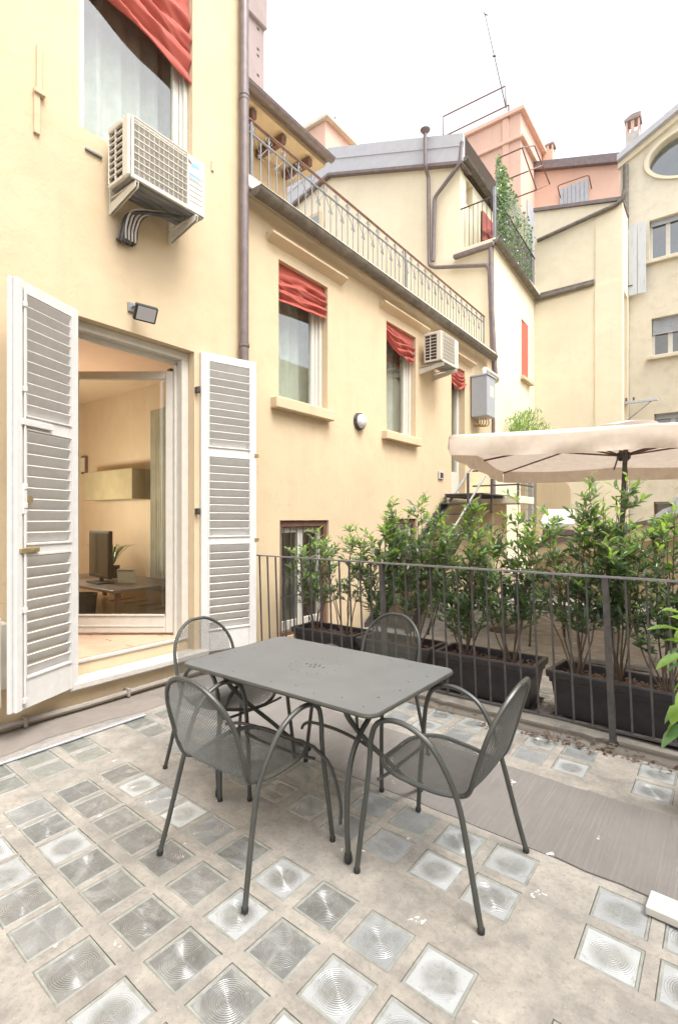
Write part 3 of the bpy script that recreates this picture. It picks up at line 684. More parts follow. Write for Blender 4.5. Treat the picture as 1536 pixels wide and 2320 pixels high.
# ------------------------------------------------ air conditioners
def aircon(label, x0, x1, y0, y1, z0, z1, wd_, col, big):
    t = thing('air_conditioner', label, 'air conditioner', ((x0 + x1) / 2, (y0 + y1) / 2, z0), group='outdoor air conditioning units')
    H, L, D = z1 - z0, y1 - y0, x1 - x0
    mb = MB(); gx = y0 + L * .745
    mb.bbox((x0, y0 + .03, z0 + .02), (x1 - .012, y1, z1), .006); mb.box((x1 - .012, gx, z0 + .02), (x1, y1 - .004, z1 - .006))
    # frame round the side slots
    mb.bbox((x1 - .09, y0, z0 + .02), (x1, y0 + .03, z1), .01); mb.bbox((x0, y0, z1 - .04), (x1 - .091, y0 + .028, z1), .006)
    mb.bbox((x0, y0, z0 + .02), (x1 - .091, y0 + .028, z0 + .05), .005); mb.bbox((x0, y0, z0 + .051), (x0 + .012, y0 + .028, z1 - .041), .003)
    mx = x0 + (x1 - .09 - x0) * .5; mb.bbox((mx - .005, y0 + .001, z0 + .051), (mx + .005, y0 + .02, z1 - .041), .002)
    n = 8
    for i in range(1, n):
        z = z0 + .05 + (H - .09) * i / n; mb.box((x0 + .012, y0 + .002, z - .004), (x1 - .091, y0 + .018, z + .004))
    mb.bbox((x1, y0 + .02, z0), (x1 + .02, gx, z0 + .03), .004)
    mb.build('casing', M['acwhite'], t)
    mb = MB(); mb.box((x0 + .02, y0 + .022, z0 + .05), (x1 - .095, y0 + .0275, z1 - .04)); mb.box((x1 - .0118, y0 + .05, z0 + .045), (x1 - .008, gx - .01, z1 - .03)); mb.build('fins', M['acdark'], t)
    # front grille
    mb = MB(); ya, yb, za, zb = y0 + .045, gx - .006, z0 + .035, z1 - .02
    nh = 46
    for i in range(nh + 1):
        z = za + (zb - za) * i / nh; w = .0030 if i % 6 == 0 else .0011
        mb.box((x1 + .004, ya, z - w), (x1 + (.012 if i % 6 == 0 else .008), yb, z + w))
    nv_ = 11
    for i in range(nv_ + 1):
        y = ya + (yb - ya) * i / nv_; mb.box((x1 + .002, y - .002, za), (x1 + .0075, y + .002, zb))
    mb.box((x1 + .0, ya - .02, za - .012), (x1 + .013, ya - .004, zb + .012)); mb.box((x1, yb + .002, za - .01), (x1 + .011, yb + .01, zb + .01)); mb.box((x1, ya - .004, zb + .004), (x1 + .012, yb + .002, zb + .012))
    mb.build('grille', M['acwhite'], t, stuff=True)
    # panel grooves, logo
    mb = MB()
    for i in range(6): z = z0 + .10 + i * H * .09; mb.box((x1, gx + .02, z), (x1 + .0015, y1 - .03, z + .003))
    mb.build('panel_groove', M['acdark'], t)
    if big:
        a, b_ = gx + .012, y1 - .04; z = z1 - .07
        mb = MB(); mb.prism([(x1 + .0005, a + .02, z - .035), (x1 + .0005, b_ - .01, z - .02), (x1 + .0005, b_ - .04, z + .012), (x1 + .0005, a + .05, z + .004)], (.001, 0, 0)); mb.build('logo', M['logo_blue'], t)
        mb = MB(); mb.prism([(x1 + .0005, a, z - .01), (x1 + .0005, a + .045, z - .012), (x1 + .0005, a, z + .022)], (.0012, 0, 0)); mb.build('logo_corner', M['brownwood'], t)
        mb = MB(); mb.box((x1 + .0003, a + .005, z - .14), (x1 + .0015, b_ - .02, z - .085)); mb.build('badge', M['logo_grey'], t)
    # underside pan
    mb = MB(); mb.box((x0 + .01, y0 + .03, z0 + .008), (x1 - .01, y1 - .01, z0 + .019))
    for i in range(4): xx = x0 + .05 + i * D * .22; mb.bbox((xx, y0 + .08, z0), (xx + .02, y1 - .06, z0 + .0079), .003)
    mb.build('base_pan', M['galv'], t)
    for y in (y0 + .07, y1 - .10):   # brackets
        mb = MB()
        mb.bbox((.0, y - .018, z0 - .14), (.012, y + .018, z0 + .08), .002)
        pr = [Vector((.012, y - .014, z0 - .135)), Vector((x1 + .01, y - .014, z0 - .055)), Vector((x1 + .015, y - .014, z0 - .005)), Vector((.012, y - .014, z0 - .05))]
        mb.prism(pr, (0, .004, 0)); mb.prism([p + Vector((0, .024, 0)) for p in pr], (0, .004, 0)); mb.box((.012, y - .010, z0 - .012), (x1 + .01, y + .010, z0 - .001))
        mb.build('bracket', M['acwhite'], t)
    return t
ac = aircon('large outdoor unit with blue logo bracketed under the upper left window', .08, .38, 2.17, 2.91, 4.215, 4.72, 0, None, True)
mb = MB(); rc = random.Random(4)
for i in range(7):
    o = i * .022; mb.tube(smoothpath([(.30, 2.75, 4.20 - rc.uniform(0, .03)), (.22, 2.62 - o * .4, 4.17), (.12, 2.50 - o, 4.16 - o * .3), (.07, 2.44 - o, 4.05), (.06, 2.43 - o * 1.2, 3.92 - rc.uniform(0, .05)), (.0, 2.42 - o, 3.90)], 4), rc.choice([.008, .012, .015]), 6)
mb.build('hoses', M['iron'], ac, smooth=True)
mb = MB()
for i in range(4):
    o = i * .03; mb.tube(smoothpath([(.26, 2.7, 4.20), (.13, 2.48 - o, 4.15), (.085, 2.42 - o, 4.02), (.07, 2.42 - o, 3.90)], 4), .009, 6)
mb.build('hoses', M['marble'], ac, smooth=True)
mb = MB(); mb.bbox((.0, 2.02, 4.50), (.02, 2.16, 4.52), .003); mb.build('wall_rail', M['galv'], ac)
aircon('small outdoor unit bracketed on the wall under the balustrade gutter', .12, .43, 7.58, 8.25, 4.10, 4.60, 0, None, False)

# ------------------------------------------------ tall downpipe between the houses
dp = thing('downpipe', 'tall brown painted downpipe between the two yellow fronts', 'downpipe', (.07, 3.66, 0))
mb = MB(); mb.tube([(.07, 3.66, z) for z in (.05, 2, 4, 6, 9, 11.8)], .047, 14); mb.build('pipe', M['pipe'], dp, smooth=True)
for z in (3.34, 5.98):
    mb = MB(); mb.tube([(.07, 3.66, z), (.07, 3.66, z + .03)], .056, 14); mb.bbox((0, 3.65, z), (.03, 3.67, z + .03), .002); mb.build('pipe_clamp', M['pipe'], dp)
mb = MB(); mb.tube([(.07, 3.66, 5.94), (.07, 3.66, 6.02)], .051, 14); mb.build('collar', M['pipe'], dp)

# ================================================================== TERRACE HOUSE (long wing with the balustrade)
wing = thing('terrace_wing', 'long low yellow wing with red blinds under a balustraded roof terrace', 'house', (0, 7, 0))
EX = 11.12
WIN = [(4.25, 5.16, 2.92, 4.53), (6.59, 7.52, 2.86, 4.55)]
D3 = (8.90, 9.52, 1.99, 4.45)
LW1 = (4.27, 5.18, .14, 1.51); LW2 = (6.65, 7.54, .34, 1.53)
mb = MB(); wall(mb, 'x', 0, -.30, 3.70, EX, 0, 5.04, [*WIN, D3, LW1, LW2])
mb.box((-.30, D3[0], 0), (-.30, D3[0], 0))
mb.build('wall', M['yellow'], wing)
mb = MB(); mb.bbox((-2.6, 3.70, 5.04), (.10, EX - .002, 5.12), .01); mb.bbox((-.02, 3.70, 5.12), (.08, EX - .002, 5.20), .01)
mb.build('terrace_slab', M['cream_peel'], wing)
# half round gutter with joints
def gutter(mb, a, b, r, n=10, joints=5):
    a, b = Vector(a), Vector(b); d = (b - a).normalized(); side = d.cross(Vector((0, 0, 1))).normalized()
    def ring(p, rr): return [p + side * (rr * math.cos(PI + PI * k / n)) + Vector((0, 0, rr * math.sin(PI + PI * k / n))) for k in range(n + 1)]
    A, B = ring(a, r), ring(b, r); Ai, Bi = ring(a, r - .006), ring(b, r - .006)
    for k in range(n):
        mb.add([A[k], B[k], B[k + 1], A[k + 1]], [(0, 1, 2, 3)]); mb.add([Ai[k], Ai[k + 1], Bi[k + 1], Bi[k]], [(0, 1, 2, 3)])
    mb.add(A, [tuple(range(n + 1))]); mb.add(B, [tuple(reversed(range(n + 1)))])
    for e in (A, B): pass
    for s_ in (0, n): mb.tube([A[s_], B[s_]], .007, 6)
    for j in range(1, joints + 1):
        p = a.lerp(b, j / (joints + 1)); q = p + d * .03
        P, Q = ring(p, r + .004), ring(q, r + .004)
        for k in range(n): mb.add([P[k], Q[k], Q[k + 1], P[k + 1]], [(0, 1, 2, 3)])
mb = MB(); gutter(mb, (.17, 3.72, 5.02), (.17, EX - .45, 4.995), .085, 10, 5); mb.build('gutter', M['copper'], wing, smooth=True)
# window surrounds
def wing_window(y0, y1, z0, z1, seed, hood=True):
    fr = MB(); a, b = -.20, -.12
    fr.bbox((a, y0, z0), (b, y0 + .055, z1)); fr.bbox((a, y1 - .10, z0), (b, y1 - .001, z1)); fr.bbox((a, y0 + .055, z0), (b, y1 - .10, z0 + .06)); fr.bbox((a, y0 + .055, z1 - .06), (b, y1 - .10, z1))
    fr.bbox((b, y1 - .055, z0), (b + .03, y1 - .002, z1), .004); fr.bbox((b, y0, z0), (b + .035, y1 - .056, z0 + .035), .004)
    o = fr.build('window', M['white'], wing)
    fr = MB(); fr.bbox((a + .01, y1 - .17, z0 + .062), (b - .01, y1 - .102, z1 - .062)); fr.bbox((a + .01, y0 + .057, z0 + .062), (b - .01, y0 + .10, z1 - .062)); fr.build('sash', M['white'], o)
    p = MB(); p.box((-.163, y0 + .05, z0 + .055), (-.157, y1 - .165, z1 - .055)); p.build('pane', M['glass'], o)
    pleats('curtain', -.34, y0 - .1, y1 + .1, z0 - .1, z1 + .1, 6, .02, M['curtain'], o, seed)
    s = MB(); s.bbox((-.12, y0 - .13, z0 - .135), (.105, y1 + .02, z0 - .002), .012); s.build('sill', M['yellow'], wing)
    if hood:
        s = MB(); ha, hb = y0 - .2, y1 + .3
        s.prism([Vector((0, ha, z1 + .13)), Vector((.11, ha, z1 + .19)), Vector((.11, ha, z1 + .215)), Vector((0, ha, z1 + .225))], (0, hb - ha, 0)); s.build('hood_moulding', M['yellow'], wing)
wing_window(*WIN[0], 3); wing_window(*WIN[1], 4)
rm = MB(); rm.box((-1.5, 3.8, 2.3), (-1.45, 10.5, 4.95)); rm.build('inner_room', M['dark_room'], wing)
# tall door at the head of the steel stairs
y0, y1, z0, z1 = D3
fr = MB(); fr.bbox((-.2, y0, z0), (-.12, y0 + .05, z1)); fr.bbox((-.2, y1 - .10, z0), (-.12, y1 - .001, z1)); fr.bbox((-.2, y0 + .051, z0), (-.12, y1 - .101, z0 + .45)); fr.bbox((-.2, y0 + .051, z1 - .08), (-.12, y1 - .101, z1))
o = fr.build('stair_door', M['white'], wing); p = MB(); p.box((-.165, y0 + .045, z0 + .44), (-.158, y1 - .095, z1 - .07)); p.build('pane', M['glass'], o)
pleats('curtain', -.3, y0 - .05, y1 + .05, z0, z1, 5, .02, M['curtain'], o, 9)
s = MB(); s.prism([Vector((0, y0 - .15, z1 + .13)), Vector((.11, y0 - .15, z1 + .19)), Vector((.11, y0 - .15, z1 + .215)), Vector((0, y0 - .15, z1 + .225))], (0, 1.1, 0)); s.build('hood_moulding', M['yellow'], wing)
# low windows behind the planters
def low_window(y0, y1, z0, z1, sashes):
    fr = MB(); a, b = -.14, -.03
    fr.bbox((a, y0, z0), (b, y0 + .06, z1 - .001), .006); fr.bbox((a, y1 - .06, z0), (b, y1 - .001, z1 - .001), .006); fr.bbox((a, y0 + .0605, z1 - .08), (b, y1 - .0605, z1 - .001), .006); fr.bbox((a, y0 + .0605, z0), (b, y1 - .0605, z0 + .05), .006)
    o = fr.build('barred_window', M['brownwood'], wing)
    mid_ = (y0 + y1) / 2
    for (u, v_) in ((y0 + .062, mid_ - .001), (mid_ + .001, y1 - .062)):
        f2 = MB(); f2.bbox((-.13, u, z0 + .05), (-.085, u + .06, z1 - .085)); f2.bbox((-.13, v_ - .06, z0 + .05), (-.085, v_, z1 - .085)); f2.bbox((-.13, u + .0605, z0 + .05), (-.085, v_ - .0605, z0 + .16)); f2.bbox((-.13, u + .0605, z1 - .15), (-.085, v_ - .0605, z1 - .085)); f2.build('sash', M['white'], o)
        p = MB(); p.box((-.11, u + .055, z0 + .155), (-.105, v_ - .055, z1 - .145)); p.build('pane', M['glass'], o)
    for i in range(7):
        y = y0 + .06 + (y1 - y0 - .12) * (i + .5) / 7; q = MB(); q.tube([(-.045, y, z0 + .01), (-.045, y, z1 - .02)], .007, 6); q.build('bar', M['iron'], o)
    for z in (z0 + .45,): q = MB(); q.box((-.05, y0 + .06, z), (-.04, y1 - .06, z + .02)); q.build('crossbar', M['iron'], o)
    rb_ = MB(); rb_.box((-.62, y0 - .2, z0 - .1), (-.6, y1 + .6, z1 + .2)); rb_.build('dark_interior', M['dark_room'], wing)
low_window(*LW1, 2); low_window(*LW2, 2)

# red roman blinds
def blind(label, y0, y1, zt, zb0, zb1, x, folds, seed, sag=.0, gather=0.0):
    rr = random.Random(seed); mb = MB(); nu, nv_ = 36, 64; V = []
    ph = [rr.uniform(0, 6.28) for _ in range(8)]
    for j in range(nv_ + 1):
        v = j / nv_
        for i in range(nu + 1):
            u = i / nu
            zb = zb0 + (zb1 - zb0) * u - sag * math.sin(PI * u)
            z = zt + (zb - zt) * v
            flat = max(0.0, min(1.0, (v - .22 + .10 * math.sin(2.4 * u + ph[0])) / .2))
            q = Vector((u * 1.9 + seed * 7.3, v * 7.0 + 1.6 * u * math.sin(ph[1]), seed * 3.1))
            w1_ = noise.noise(q); w2_ = noise.noise(q * 2.3 + Vector((4, 2, 1)))
            f = folds * v * 1.15 + 1.1 * noise.noise(Vector((u * 1.6, v * 1.1, seed * 5.0))) + .5 * (u - .5) * math.sin(ph[2])
            d = flat * (.050 * (1 - abs(2 * (f % 1.0) - 1)) ** .75 + .030 * w1_ + .016 * w2_) + .010 * noise.noise(Vector((u * 2, v * 2, seed)))
            uu = u + gather * (.5 - u) * v * (1 - abs(2 * u - 1)) + .018 * noise.noise(Vector((v * 9, seed, u * 2))) * (1 if abs(2 * u - 1) > .7 else 0) * flat
            z += flat * (1 - v) * .03 * w1_
            V.append((x + d, y0 + (y1 - y0) * uu, z))
    fs = [(j * (nu + 1) + i, j * (nu + 1) + i + 1, (j + 1) * (nu + 1) + i + 1, (j + 1) * (nu + 1) + i) for j in range(nv_) for i in range(nu)]
    mb.add(V, fs); o = mb.build('red_blind', M['red'], smooth=True)
    md = o.modifiers.new('s', 'SOLIDIFY'); md.thickness = .003
    tag(o, label, 'blind', 'red fabric blinds gathered at the windows')
    return o
blind('large red blind gathered across the upper left window above the big air conditioner', 2.0, 3.06, 6.75, 5.98, 5.74, -.06, 4, 1)
blind('widest red blind of the lower wing, rolled up over the window nearest the downpipe', 4.27, 5.15, 4.53, 4.06, 4.12, -.06, 3, 2)
blind('red blind hanging askew over the middle window of the lower wing', 6.61, 7.5, 4.55, 4.28, 4.10, -.05, 4, 3, .06)
blind('short red blind bunched over the tall door below the small air conditioner', 8.9, 9.55, 4.43, 4.12, 4.18, -.04, 4, 4, .12)
# bulkhead lamp, vent plate, boiler box
bl = thing('bulkhead_lamp', 'oval glass bulkhead lamp between the two windows of the wing', 'lamp', (0, 5.8, 2.92))
c0 = onx(816, 955, .03)
mb = MB(); mb.tube([(0.001, c0.y, c0.z), (.05, c0.y, c0.z)], [.125, .115], 20); mb.build('lamp_housing', M['iron'], bl)
mb = MB(); mb.tube([(.05, c0.y, c0.z), (.08, c0.y, c0.z), (.105, c0.y, c0.z), (.118, c0.y, c0.z)], [.10, .092, .06, .01], 20); mb.build('lamp_glass', M['lens_plastic'], bl, smooth=True)
mb = MB(); c1 = onx(997, 1077); mb.bbox((0, c1.y - .10, c1.z - .07), (.03, c1.y + .10, c1.z + .07), .005); vt = tag(mb.build('vent_plate', M['marble']), 'small pale vent plate low on the yellow wing left of the stairs', 'vent')
mb = MB(); mb.box((.0301, c1.y - .06, c1.z - .045), (.034, c1.y + .06, c1.z + .045)); mb.build('vent_slots', M['acdark'], vt)
bo = thing('boiler_box', 'grey metal boiler cabinet with white flue beside the corner', 'boiler', (.18, 10.0, 3.5))
mb = MB(); mb.bbox((.02, 9.78, 3.58), (.36, 10.22, 4.38), .012); mb.bbox((.01, 9.77, 4.38), (.38, 10.24, 4.42), .008); mb.build('cabinet', simple('blue_grey_cabinet_paint', (.34, .36, .39), .4, 0, .05, bstr=0), bo)
mb = MB(); mb.box((.361, 9.93, 3.98), (.3625, 10.12, 4.20)); mb.build('paper_notice', M['ivory'], bo)
mb = MB(); mb.tube(smoothpath([(.2, 10.0, 4.42), (.2, 10.0, 4.52), (.2, 10.06, 4.58), (.2, 10.3, 4.58), (.2, 10.75, 4.56), (.14, 10.85, 4.52), (.02, 10.86, 4.50)], 5), .05, 12); mb.build('flue', M['ivory'], bo, smooth=True)
mb = MB()
for i in range(5): mb.tube(smoothpath([(.12 + i * .05, 9.9, 3.58), (.12 + i * .05, 9.92, 3.48 - .02 * i), (.06, 9.98, 3.42), (.0, 10.0, 3.46)], 4), .012, 6)
mb.build('pipes', M['brass'], bo, smooth=True)

# ------------------------------------------------ balustrade
bal = thing('balustrade', 'wrought iron balustrade with scrolls along the roof terrace', 'railing', (.05, 7.1, 5.2))
BX = .045; zb, zt = 5.20, 5.80
def rail_pt(y, z): return (BX, y, z)
mb = MB(); mb.bbox((BX - .02, 3.72, zt), (BX + .02, EX - .7, zt + .018), .004); mb.build('handrail', M['rust'], bal)
mb = MB(); mb.bbox((BX - .011, 3.72, zt - .135), (BX + .011, EX - .7, zt - .115), .003); mb.build('upper_rail', M['iron_pale'], bal)
b1 = MB(); b1.tube([(0, 0, 5.12 - 5.2), (0, 0, zt - 5.2)], .0085, 6)
for s_ in (-1, 1):
    b1.tube(smoothpath([(0, 0, zt - 5.2 - .115), (0, s_ * .02, zt - 5.2 - .05), (0, s_ * .042, zt - 5.2 - .045), (0, s_ * .048, zt - 5.2 - .07), (0, s_ * .034, zt - 5.2 - .08)], 3), .0045, 5)
b1.bbox((-.014, -.014, zt - 5.2 - .14), (.014, .014, zt - 5.2 - .105), .003)
me1 = b1.mesh('baluster', M['iron_pale'])
b2 = MB(); b2.tube([(0, 0, 5.12 - 5.2), (0, 0, zt - 5.2 - .12)], .0075, 6)
for s_ in (-1, 1):
    b2.tube([(0, s_ * .120, zt - 5.2 - .13), (0, s_ * .012, zt - 5.2 - .27)], .0045, 5)
    b2.tube(smoothpath([(0, s_ * .006, zt - 5.2 - .27), (0, s_ * .02, zt - 5.2 - .32), (0, s_ * .036, zt - 5.2 - .325), (0, s_ * .038, zt - 5.2 - .30), (0, s_ * .026, zt - 5.2 - .295)], 3), .0045, 5)
b2.bbox((-.011, -.011, zt - 5.2 - .30), (.011, .011, zt - 5.2 - .265), .003)
me2 = b2.mesh('baluster', M['iron_pale'])
y = 3.80; i = 0
while y < EX - .75:
    inst('baluster', me1 if i % 2 == 0 else me2, bal, Matrix.Translation((BX, y, 5.2)))
    y += .124; i += 1
for y in (3.78, 7.1, 10.40):
    mb = MB(); mb.bbox((BX - .014, y - .014, 5.1), (BX + .014, y + .014, zt - .001), .003); mb.build('post', M['iron_pale'], bal)

# ================================================================== BACK ROOM BUILDING ON THE TERRACE (deep eave)
back = thing('attic_house', 'set back yellow house with a deep brown raftered eave behind the balustrade', 'house', (-3, 5, 5.1))
mb = MB(); mb.box((-6, 3.705, 5.12), (-2.2, 6.75, 7.75)); mb.build('wall', M['yellow'], back)
mb = MB(); mb.box((-6, 3.705, 7.752), (-1.52, 7.0, 7.84)); mb.build('soffit', M['yellow'], back)
mb = MB(); mb.bbox((-6, 3.71, 7.842), (-1.44, 7.05, 7.93), .01); gutter(mb, (-1.40, 3.72, 7.86), (-1.40, 7.05, 7.86), .07, 8, 2); mb.build('eave', M['pipe'], back)
rf_ = MB(); rf_.bbox((0, 0, 0), (.62, .10, .13), .01); rme = rf_.mesh('rafter', M['brownwood'])
for y in (4.0, 4.65, 5.3, 5.95, 6.6): inst('rafter', rme, back, Matrix.Translation((-2.18, y, 7.60)))

# medieval brick tower far behind
tw = thing('brick_tower', 'tall weathered pinkish tower rising behind the tall downpipe', 'tower', (-18, 17, 0))
F0 = 27.0
def at(px, F):  # ground point at forward depth F on the view line of column px
    r = ray(px, HY); return Vector((EYE.x + r.x * F, EYE.y + r.y * F, 0))
p1 = at(598, F0); mb = MB(); mb.box((p1.x - 5, p1.y - 5, 0), (p1.x, p1.y, 27.5)); mb.bbox((p1.x - 5.2, p1.y - 5.1, 27.5), (p1.x + .18, p1.y + .1, 33), .05)
mb.build('shaft', M['brick'], tw)
hm = MB(); hm.box((-.01, 0, 0), (.006, .16, .13)); hme = hm.mesh('putlog_hole', M['black'])
rt_ = random.Random(8)
for i in range(24): inst('putlog_hole', hme, tw, Matrix.Translation((p1.x, p1.y - rt_.choice([.5, 1.3, 1.9]), 19.5 + i * .33 + rt_.uniform(-.1, .1))))

# ================================================================== GABLED HOUSE (B) with sheet-metal roof
BY = EX
gab = thing('gabled_house', 'cream house with grey sheet metal roof edge and brown downpipes across the far end', 'house', (-2, BY, 0))
def P(px, py, y=BY): return ony(px, py, y)
corner_x = -.80
pr = [Vector((-6.9, BY, 4.9)), Vector((-6.9, BY, 9.75)), P(655, 478), P(748, 401), P(1042, 379)]
pr[-1].x = corner_x; zc = pr[-1].z
pr += [Vector((corner_x, BY, 7.8)), Vector((0, BY, 7.8)), Vector((0, BY, 0)), Vector((-3, BY, 0)), Vector((-3, BY, 4.9))]
mb = MB()
mb.prism([pr[0], pr[1], pr[2], pr[3], pr[4], pr[5], Vector((-3, BY, 7.8)), Vector((-3, BY, 4.9))], (0, .2, 0))
mb.build('wall', M['cream'], gab)
# lower block under the balcony, side wall slightly skewed
CX = -.15; CY = 14.67
mb = MB()
H1 = [Vector((0, BY, 0)), Vector((CX, CY, 0))]
def cwall_quad(t0, t1, z0, z1): 
    a = H1[0].lerp(H1[1], t0); b = H1[0].lerp(H1[1], t1); mb.add([(a.x, a.y, z0), (b.x, b.y, z0), (b.x, b.y, z1), (a.x, a.y, z1)], [(0, 1, 2, 3)])
L_ = CY - BY
def tt(y): return (y - BY) / L_
CH = [(13.33, 14.0, 5.22, 6.72), (13.25, 14.35, 1.42, 2.95)]
ts = sorted({0, 1, *[tt(h[0]) for h in CH], *[tt(h[1]) for h in CH]}); zs_ = sorted({0, 7.66, *[h[2] for h in CH], *[h[3] for h in CH]})
for i in range(len(ts) - 1):
    for j in range(len(zs_) - 1):
        ym = BY + (ts[i] + ts[i + 1]) / 2 * L_; zm = (zs_[j] + zs_[j + 1]) / 2
        if not any(h[0] < ym < h[1] and h[2] < zm < h[3] for h in CH): cwall_quad(ts[i], ts[i + 1], zs_[j], zs_[j + 1])
for h in CH:
    xa = CX * tt(h[0]); xb = CX * tt(h[1])
    for (q0, q1) in (((xa, h[0], h[2]), (xa, h[0], h[3])), ((xb, h[1], h[2]), (xb, h[1], h[3])), ((xa, h[0], h[2]), (xb, h[1], h[2])), ((xa, h[0], h[3]), (xb, h[1], h[3]))):
        mb.add([q0, q1, (q1[0] - .25, q1[1], q1[2]), (q0[0] - .25, q0[1], q0[2])], [(0, 1, 2, 3)])
mb.box((-3, BY, 0), (-.001, BY + .05, 7.8)); mb.box((-3.0, BY + .051, 7.55), (-.17, CY, 7.66)); mb.box((-3, CY, 0), (CX - .001, CY + .2, 7.6))
mb.build('lower_wall', M['cream'], gab)
# upper side wall with window slot
sw = MB(); wall(sw, 'x', corner_x - .001, -.25, BY + .202, 14.6, 7.66, zc - .05, [(11.45, 11.85, 9.02, 9.62), (12.35, 13.2, 7.82, 9.3)]); sw.build('side_wall', M['cream'], gab)
sw = MB(); sw.box((corner_x - .30, 11.4, 8.9), (corner_x - .255, 11.9, 9.7)); sw.box((corner_x - .31, 12.3, 7.7), (corner_x - .255, 13.3, 9.4)); sw.build('slot_shutter', M['yellow'], gab)
bl_ = blind('red awning blind inside the doorway on the upper balcony', 12.4, 13.15, 9.35, 8.2, 8.5, corner_x + .02, 4, 6)
# fascia / roof
pa, pb, pc, pd = P(650, 482), P(750, 400), P(1044, 378), P(1044, 314)
pc.x = corner_x + .12; pd.x = corner_x + .12; pe, pf2 = P(752, 341), P(655, 425)
lo = [Vector((-7.2, BY, pa.z - (pa.x + 7.2) * .3 - .3)), pa, pb, pc]; hi = [Vector((-7.2, BY, pf2.z - .6)), pf2, pe, pd]
mb = MB()
for i in range(3):
    a, b, c, d = lo[i], lo[i + 1], hi[i + 1], hi[i]
    o1 = Vector((0, -.14, 0)); mb.prism([a + o1, b + o1, c + o1, d + o1], (0, .12, 0))
mb.build('roof_fascia', M['roofmetal'], gab)
mb = MB()
for i in range(3):
    a, b = lo[i], lo[i + 1]; mb.prism([a + Vector((0, -.145, -.04)), b + Vector((0, -.145, -.04)), b + Vector((0, -.145, .03)), a + Vector((0, -.145, .03))], (0, .5, 0))
mb.build('roof_edge', M['pipe'], gab)
mb = MB()
for i in range(3):
    a, b = lo[i].lerp(hi[i], .55), lo[i + 1].lerp(hi[i + 1], .55); d = Vector((0, -.142, 0)); u = Vector((0, 0, .02)); mb.prism([a + d, b + d, b + d + u, a + d + u], (0, -.012, 0))
mb.build('seam', M['roofmetal'], gab)
mb = MB()
for i in range(3):
    a, b = hi[i], hi[i + 1]; mb.add([a + Vector((0, -.14, 0)), b + Vector((0, -.14, 0)), b + Vector((0, 3.6, 0)), a + Vector((0, 3.6, 0))], [(0, 1, 2, 3)])
mb.build('roof', M['roofmetal'], gab)
mb = MB(); zg = pc.z + .42; gutter(mb, (corner_x + .14, BY - .1, zg - .30), (corner_x + .10, 14.0, zg - .32), .09, 8, 3); mb.bbox((corner_x - .2, BY - .1, zg - .28), (corner_x + .08, 14.0, zg - .22), .01); mb.build('gutter', M['copper'], gab)
# small window low in the gable wall
mb = MB(); w0, w1 = P(694, 503), P(726, 485); mb.bbox((w0.x, BY - .06, w0.z - .7), (w1.x + .05, BY - .002, w0.z + .1), .01); wo = mb.build('window_surround', M['yellow'], gab)
mb = MB(); mb.box((w0.x + .08, BY - .064, w0.z - .7), (w1.x - .03, BY - .061, w0.z)); mb.build('pane', M['glass_sky'], wo)
# pipes
def pipe(name, label, pts, r, mat=None, col=None, n=10, smooth=3):
    mb = MB(); q = []
    pts = [Vector(p) for p in pts]
    for i, p in enumerate(pts):
        if 0 < i < len(pts) - 1:
            d1 = (pts[i - 1] - p).normalized(); d2 = (pts[i + 1] - p).normalized(); rr = min(.09, (pts[i - 1] - p).length * .3, (pts[i + 1] - p).length * .3)
            a, b = p + d1 * rr, p + d2 * rr
            for t in (0, .33, .66, 1): q.append(a * (1 - t) ** 2 + p * 2 * t * (1 - t) + b * t * t)
        else: q.append(p)
    mb.tube(q, r, n); o = mb.build(name, mat or M['pipe'], smooth=True)
    if label: tag(o, label, 'pipe')
    return o
yb = BY - .10
def PB(px, py, y=yb): return ony(px, py, y)
v1 = pipe('vent_pipe', 'brown vent pipe with flared cap rising over the grey roof edge', [PB(963, 300, BY - .28), PB(963, 378, BY - .28), PB(970, 400), PB(972, 600), PB(985, 606), PB(1103, 601), PB(1108, 612), PB(1116, 846), (.06, BY - .15, .1)], .045)
mb = MB(); t_ = PB(963, 300, BY - .28); mb.lathe([(.05, t_.z - .03), (.11, t_.z + .04), (.12, t_.z + .06), (.04, t_.z + .12)], t_.x, t_.y, 14); o = mb.build('pipe_cap', M['pipe'], v1, smooth=True)
pipe('roof_downpipe', 'brown downpipe bending from the roof corner down the cream gable', [PB(1046, 322, BY - .12), PB(1041, 372, BY - .12), PB(984, 448), PB(981, 592)], .045)
pipe('balcony_downpipe', 'brown downpipe from the balcony gutter beside the corner', [PB(1111, 560), PB(1114, 700), PB(1122, 850)], .05)
# balcony slab, gutter, railing and ivy trellis
balc = thing('balcony', 'narrow upper balcony with iron rails on the cream house', 'balcony', (-.4, 12.5, 7.6))
mb = MB(); mb.bbox((corner_x - .1, BY - .02, 7.66), (.03, CY - .02, 7.80), .01); mb.build('slab', M['cream'], balc)
mb = MB(); mb.bbox((corner_x - .12, BY - .16, 7.56), (.05, BY - .03, 7.655), .02); mb.build('front_gutter', M['pipe'], balc)
mb = MB(); gutter(mb, (.09, BY - .12, 7.70), (CX + .11, CY - .02, 7.68), .08, 8, 3); mb.build('side_gutter', M['copper'], balc)
mb = MB(); mb.tube([(corner_x, BY + .02, 8.74), (.0, BY + .02, 8.74)], .016, 8); mb.tube([(.0, BY + .02, 8.80), (CX + .02, CY - .05, 8.80)], .018, 8); mb.build('handrail', M['iron'], balc)
bb = MB(); bb.tube([(0, 0, 0), (0, 0, .98)], .008, 6); bbm = bb.mesh('baluster', M['iron'])
for i in range(7): inst('baluster', bbm, balc, Matrix.Translation((corner_x + .1 + i * .105, BY + .02, 7.78)))
for i in range(34): y = BY + .06 + i * .103; inst('baluster', bbm, balc, Matrix.Translation((CX * tt(y) + .005, y, 7.80)))
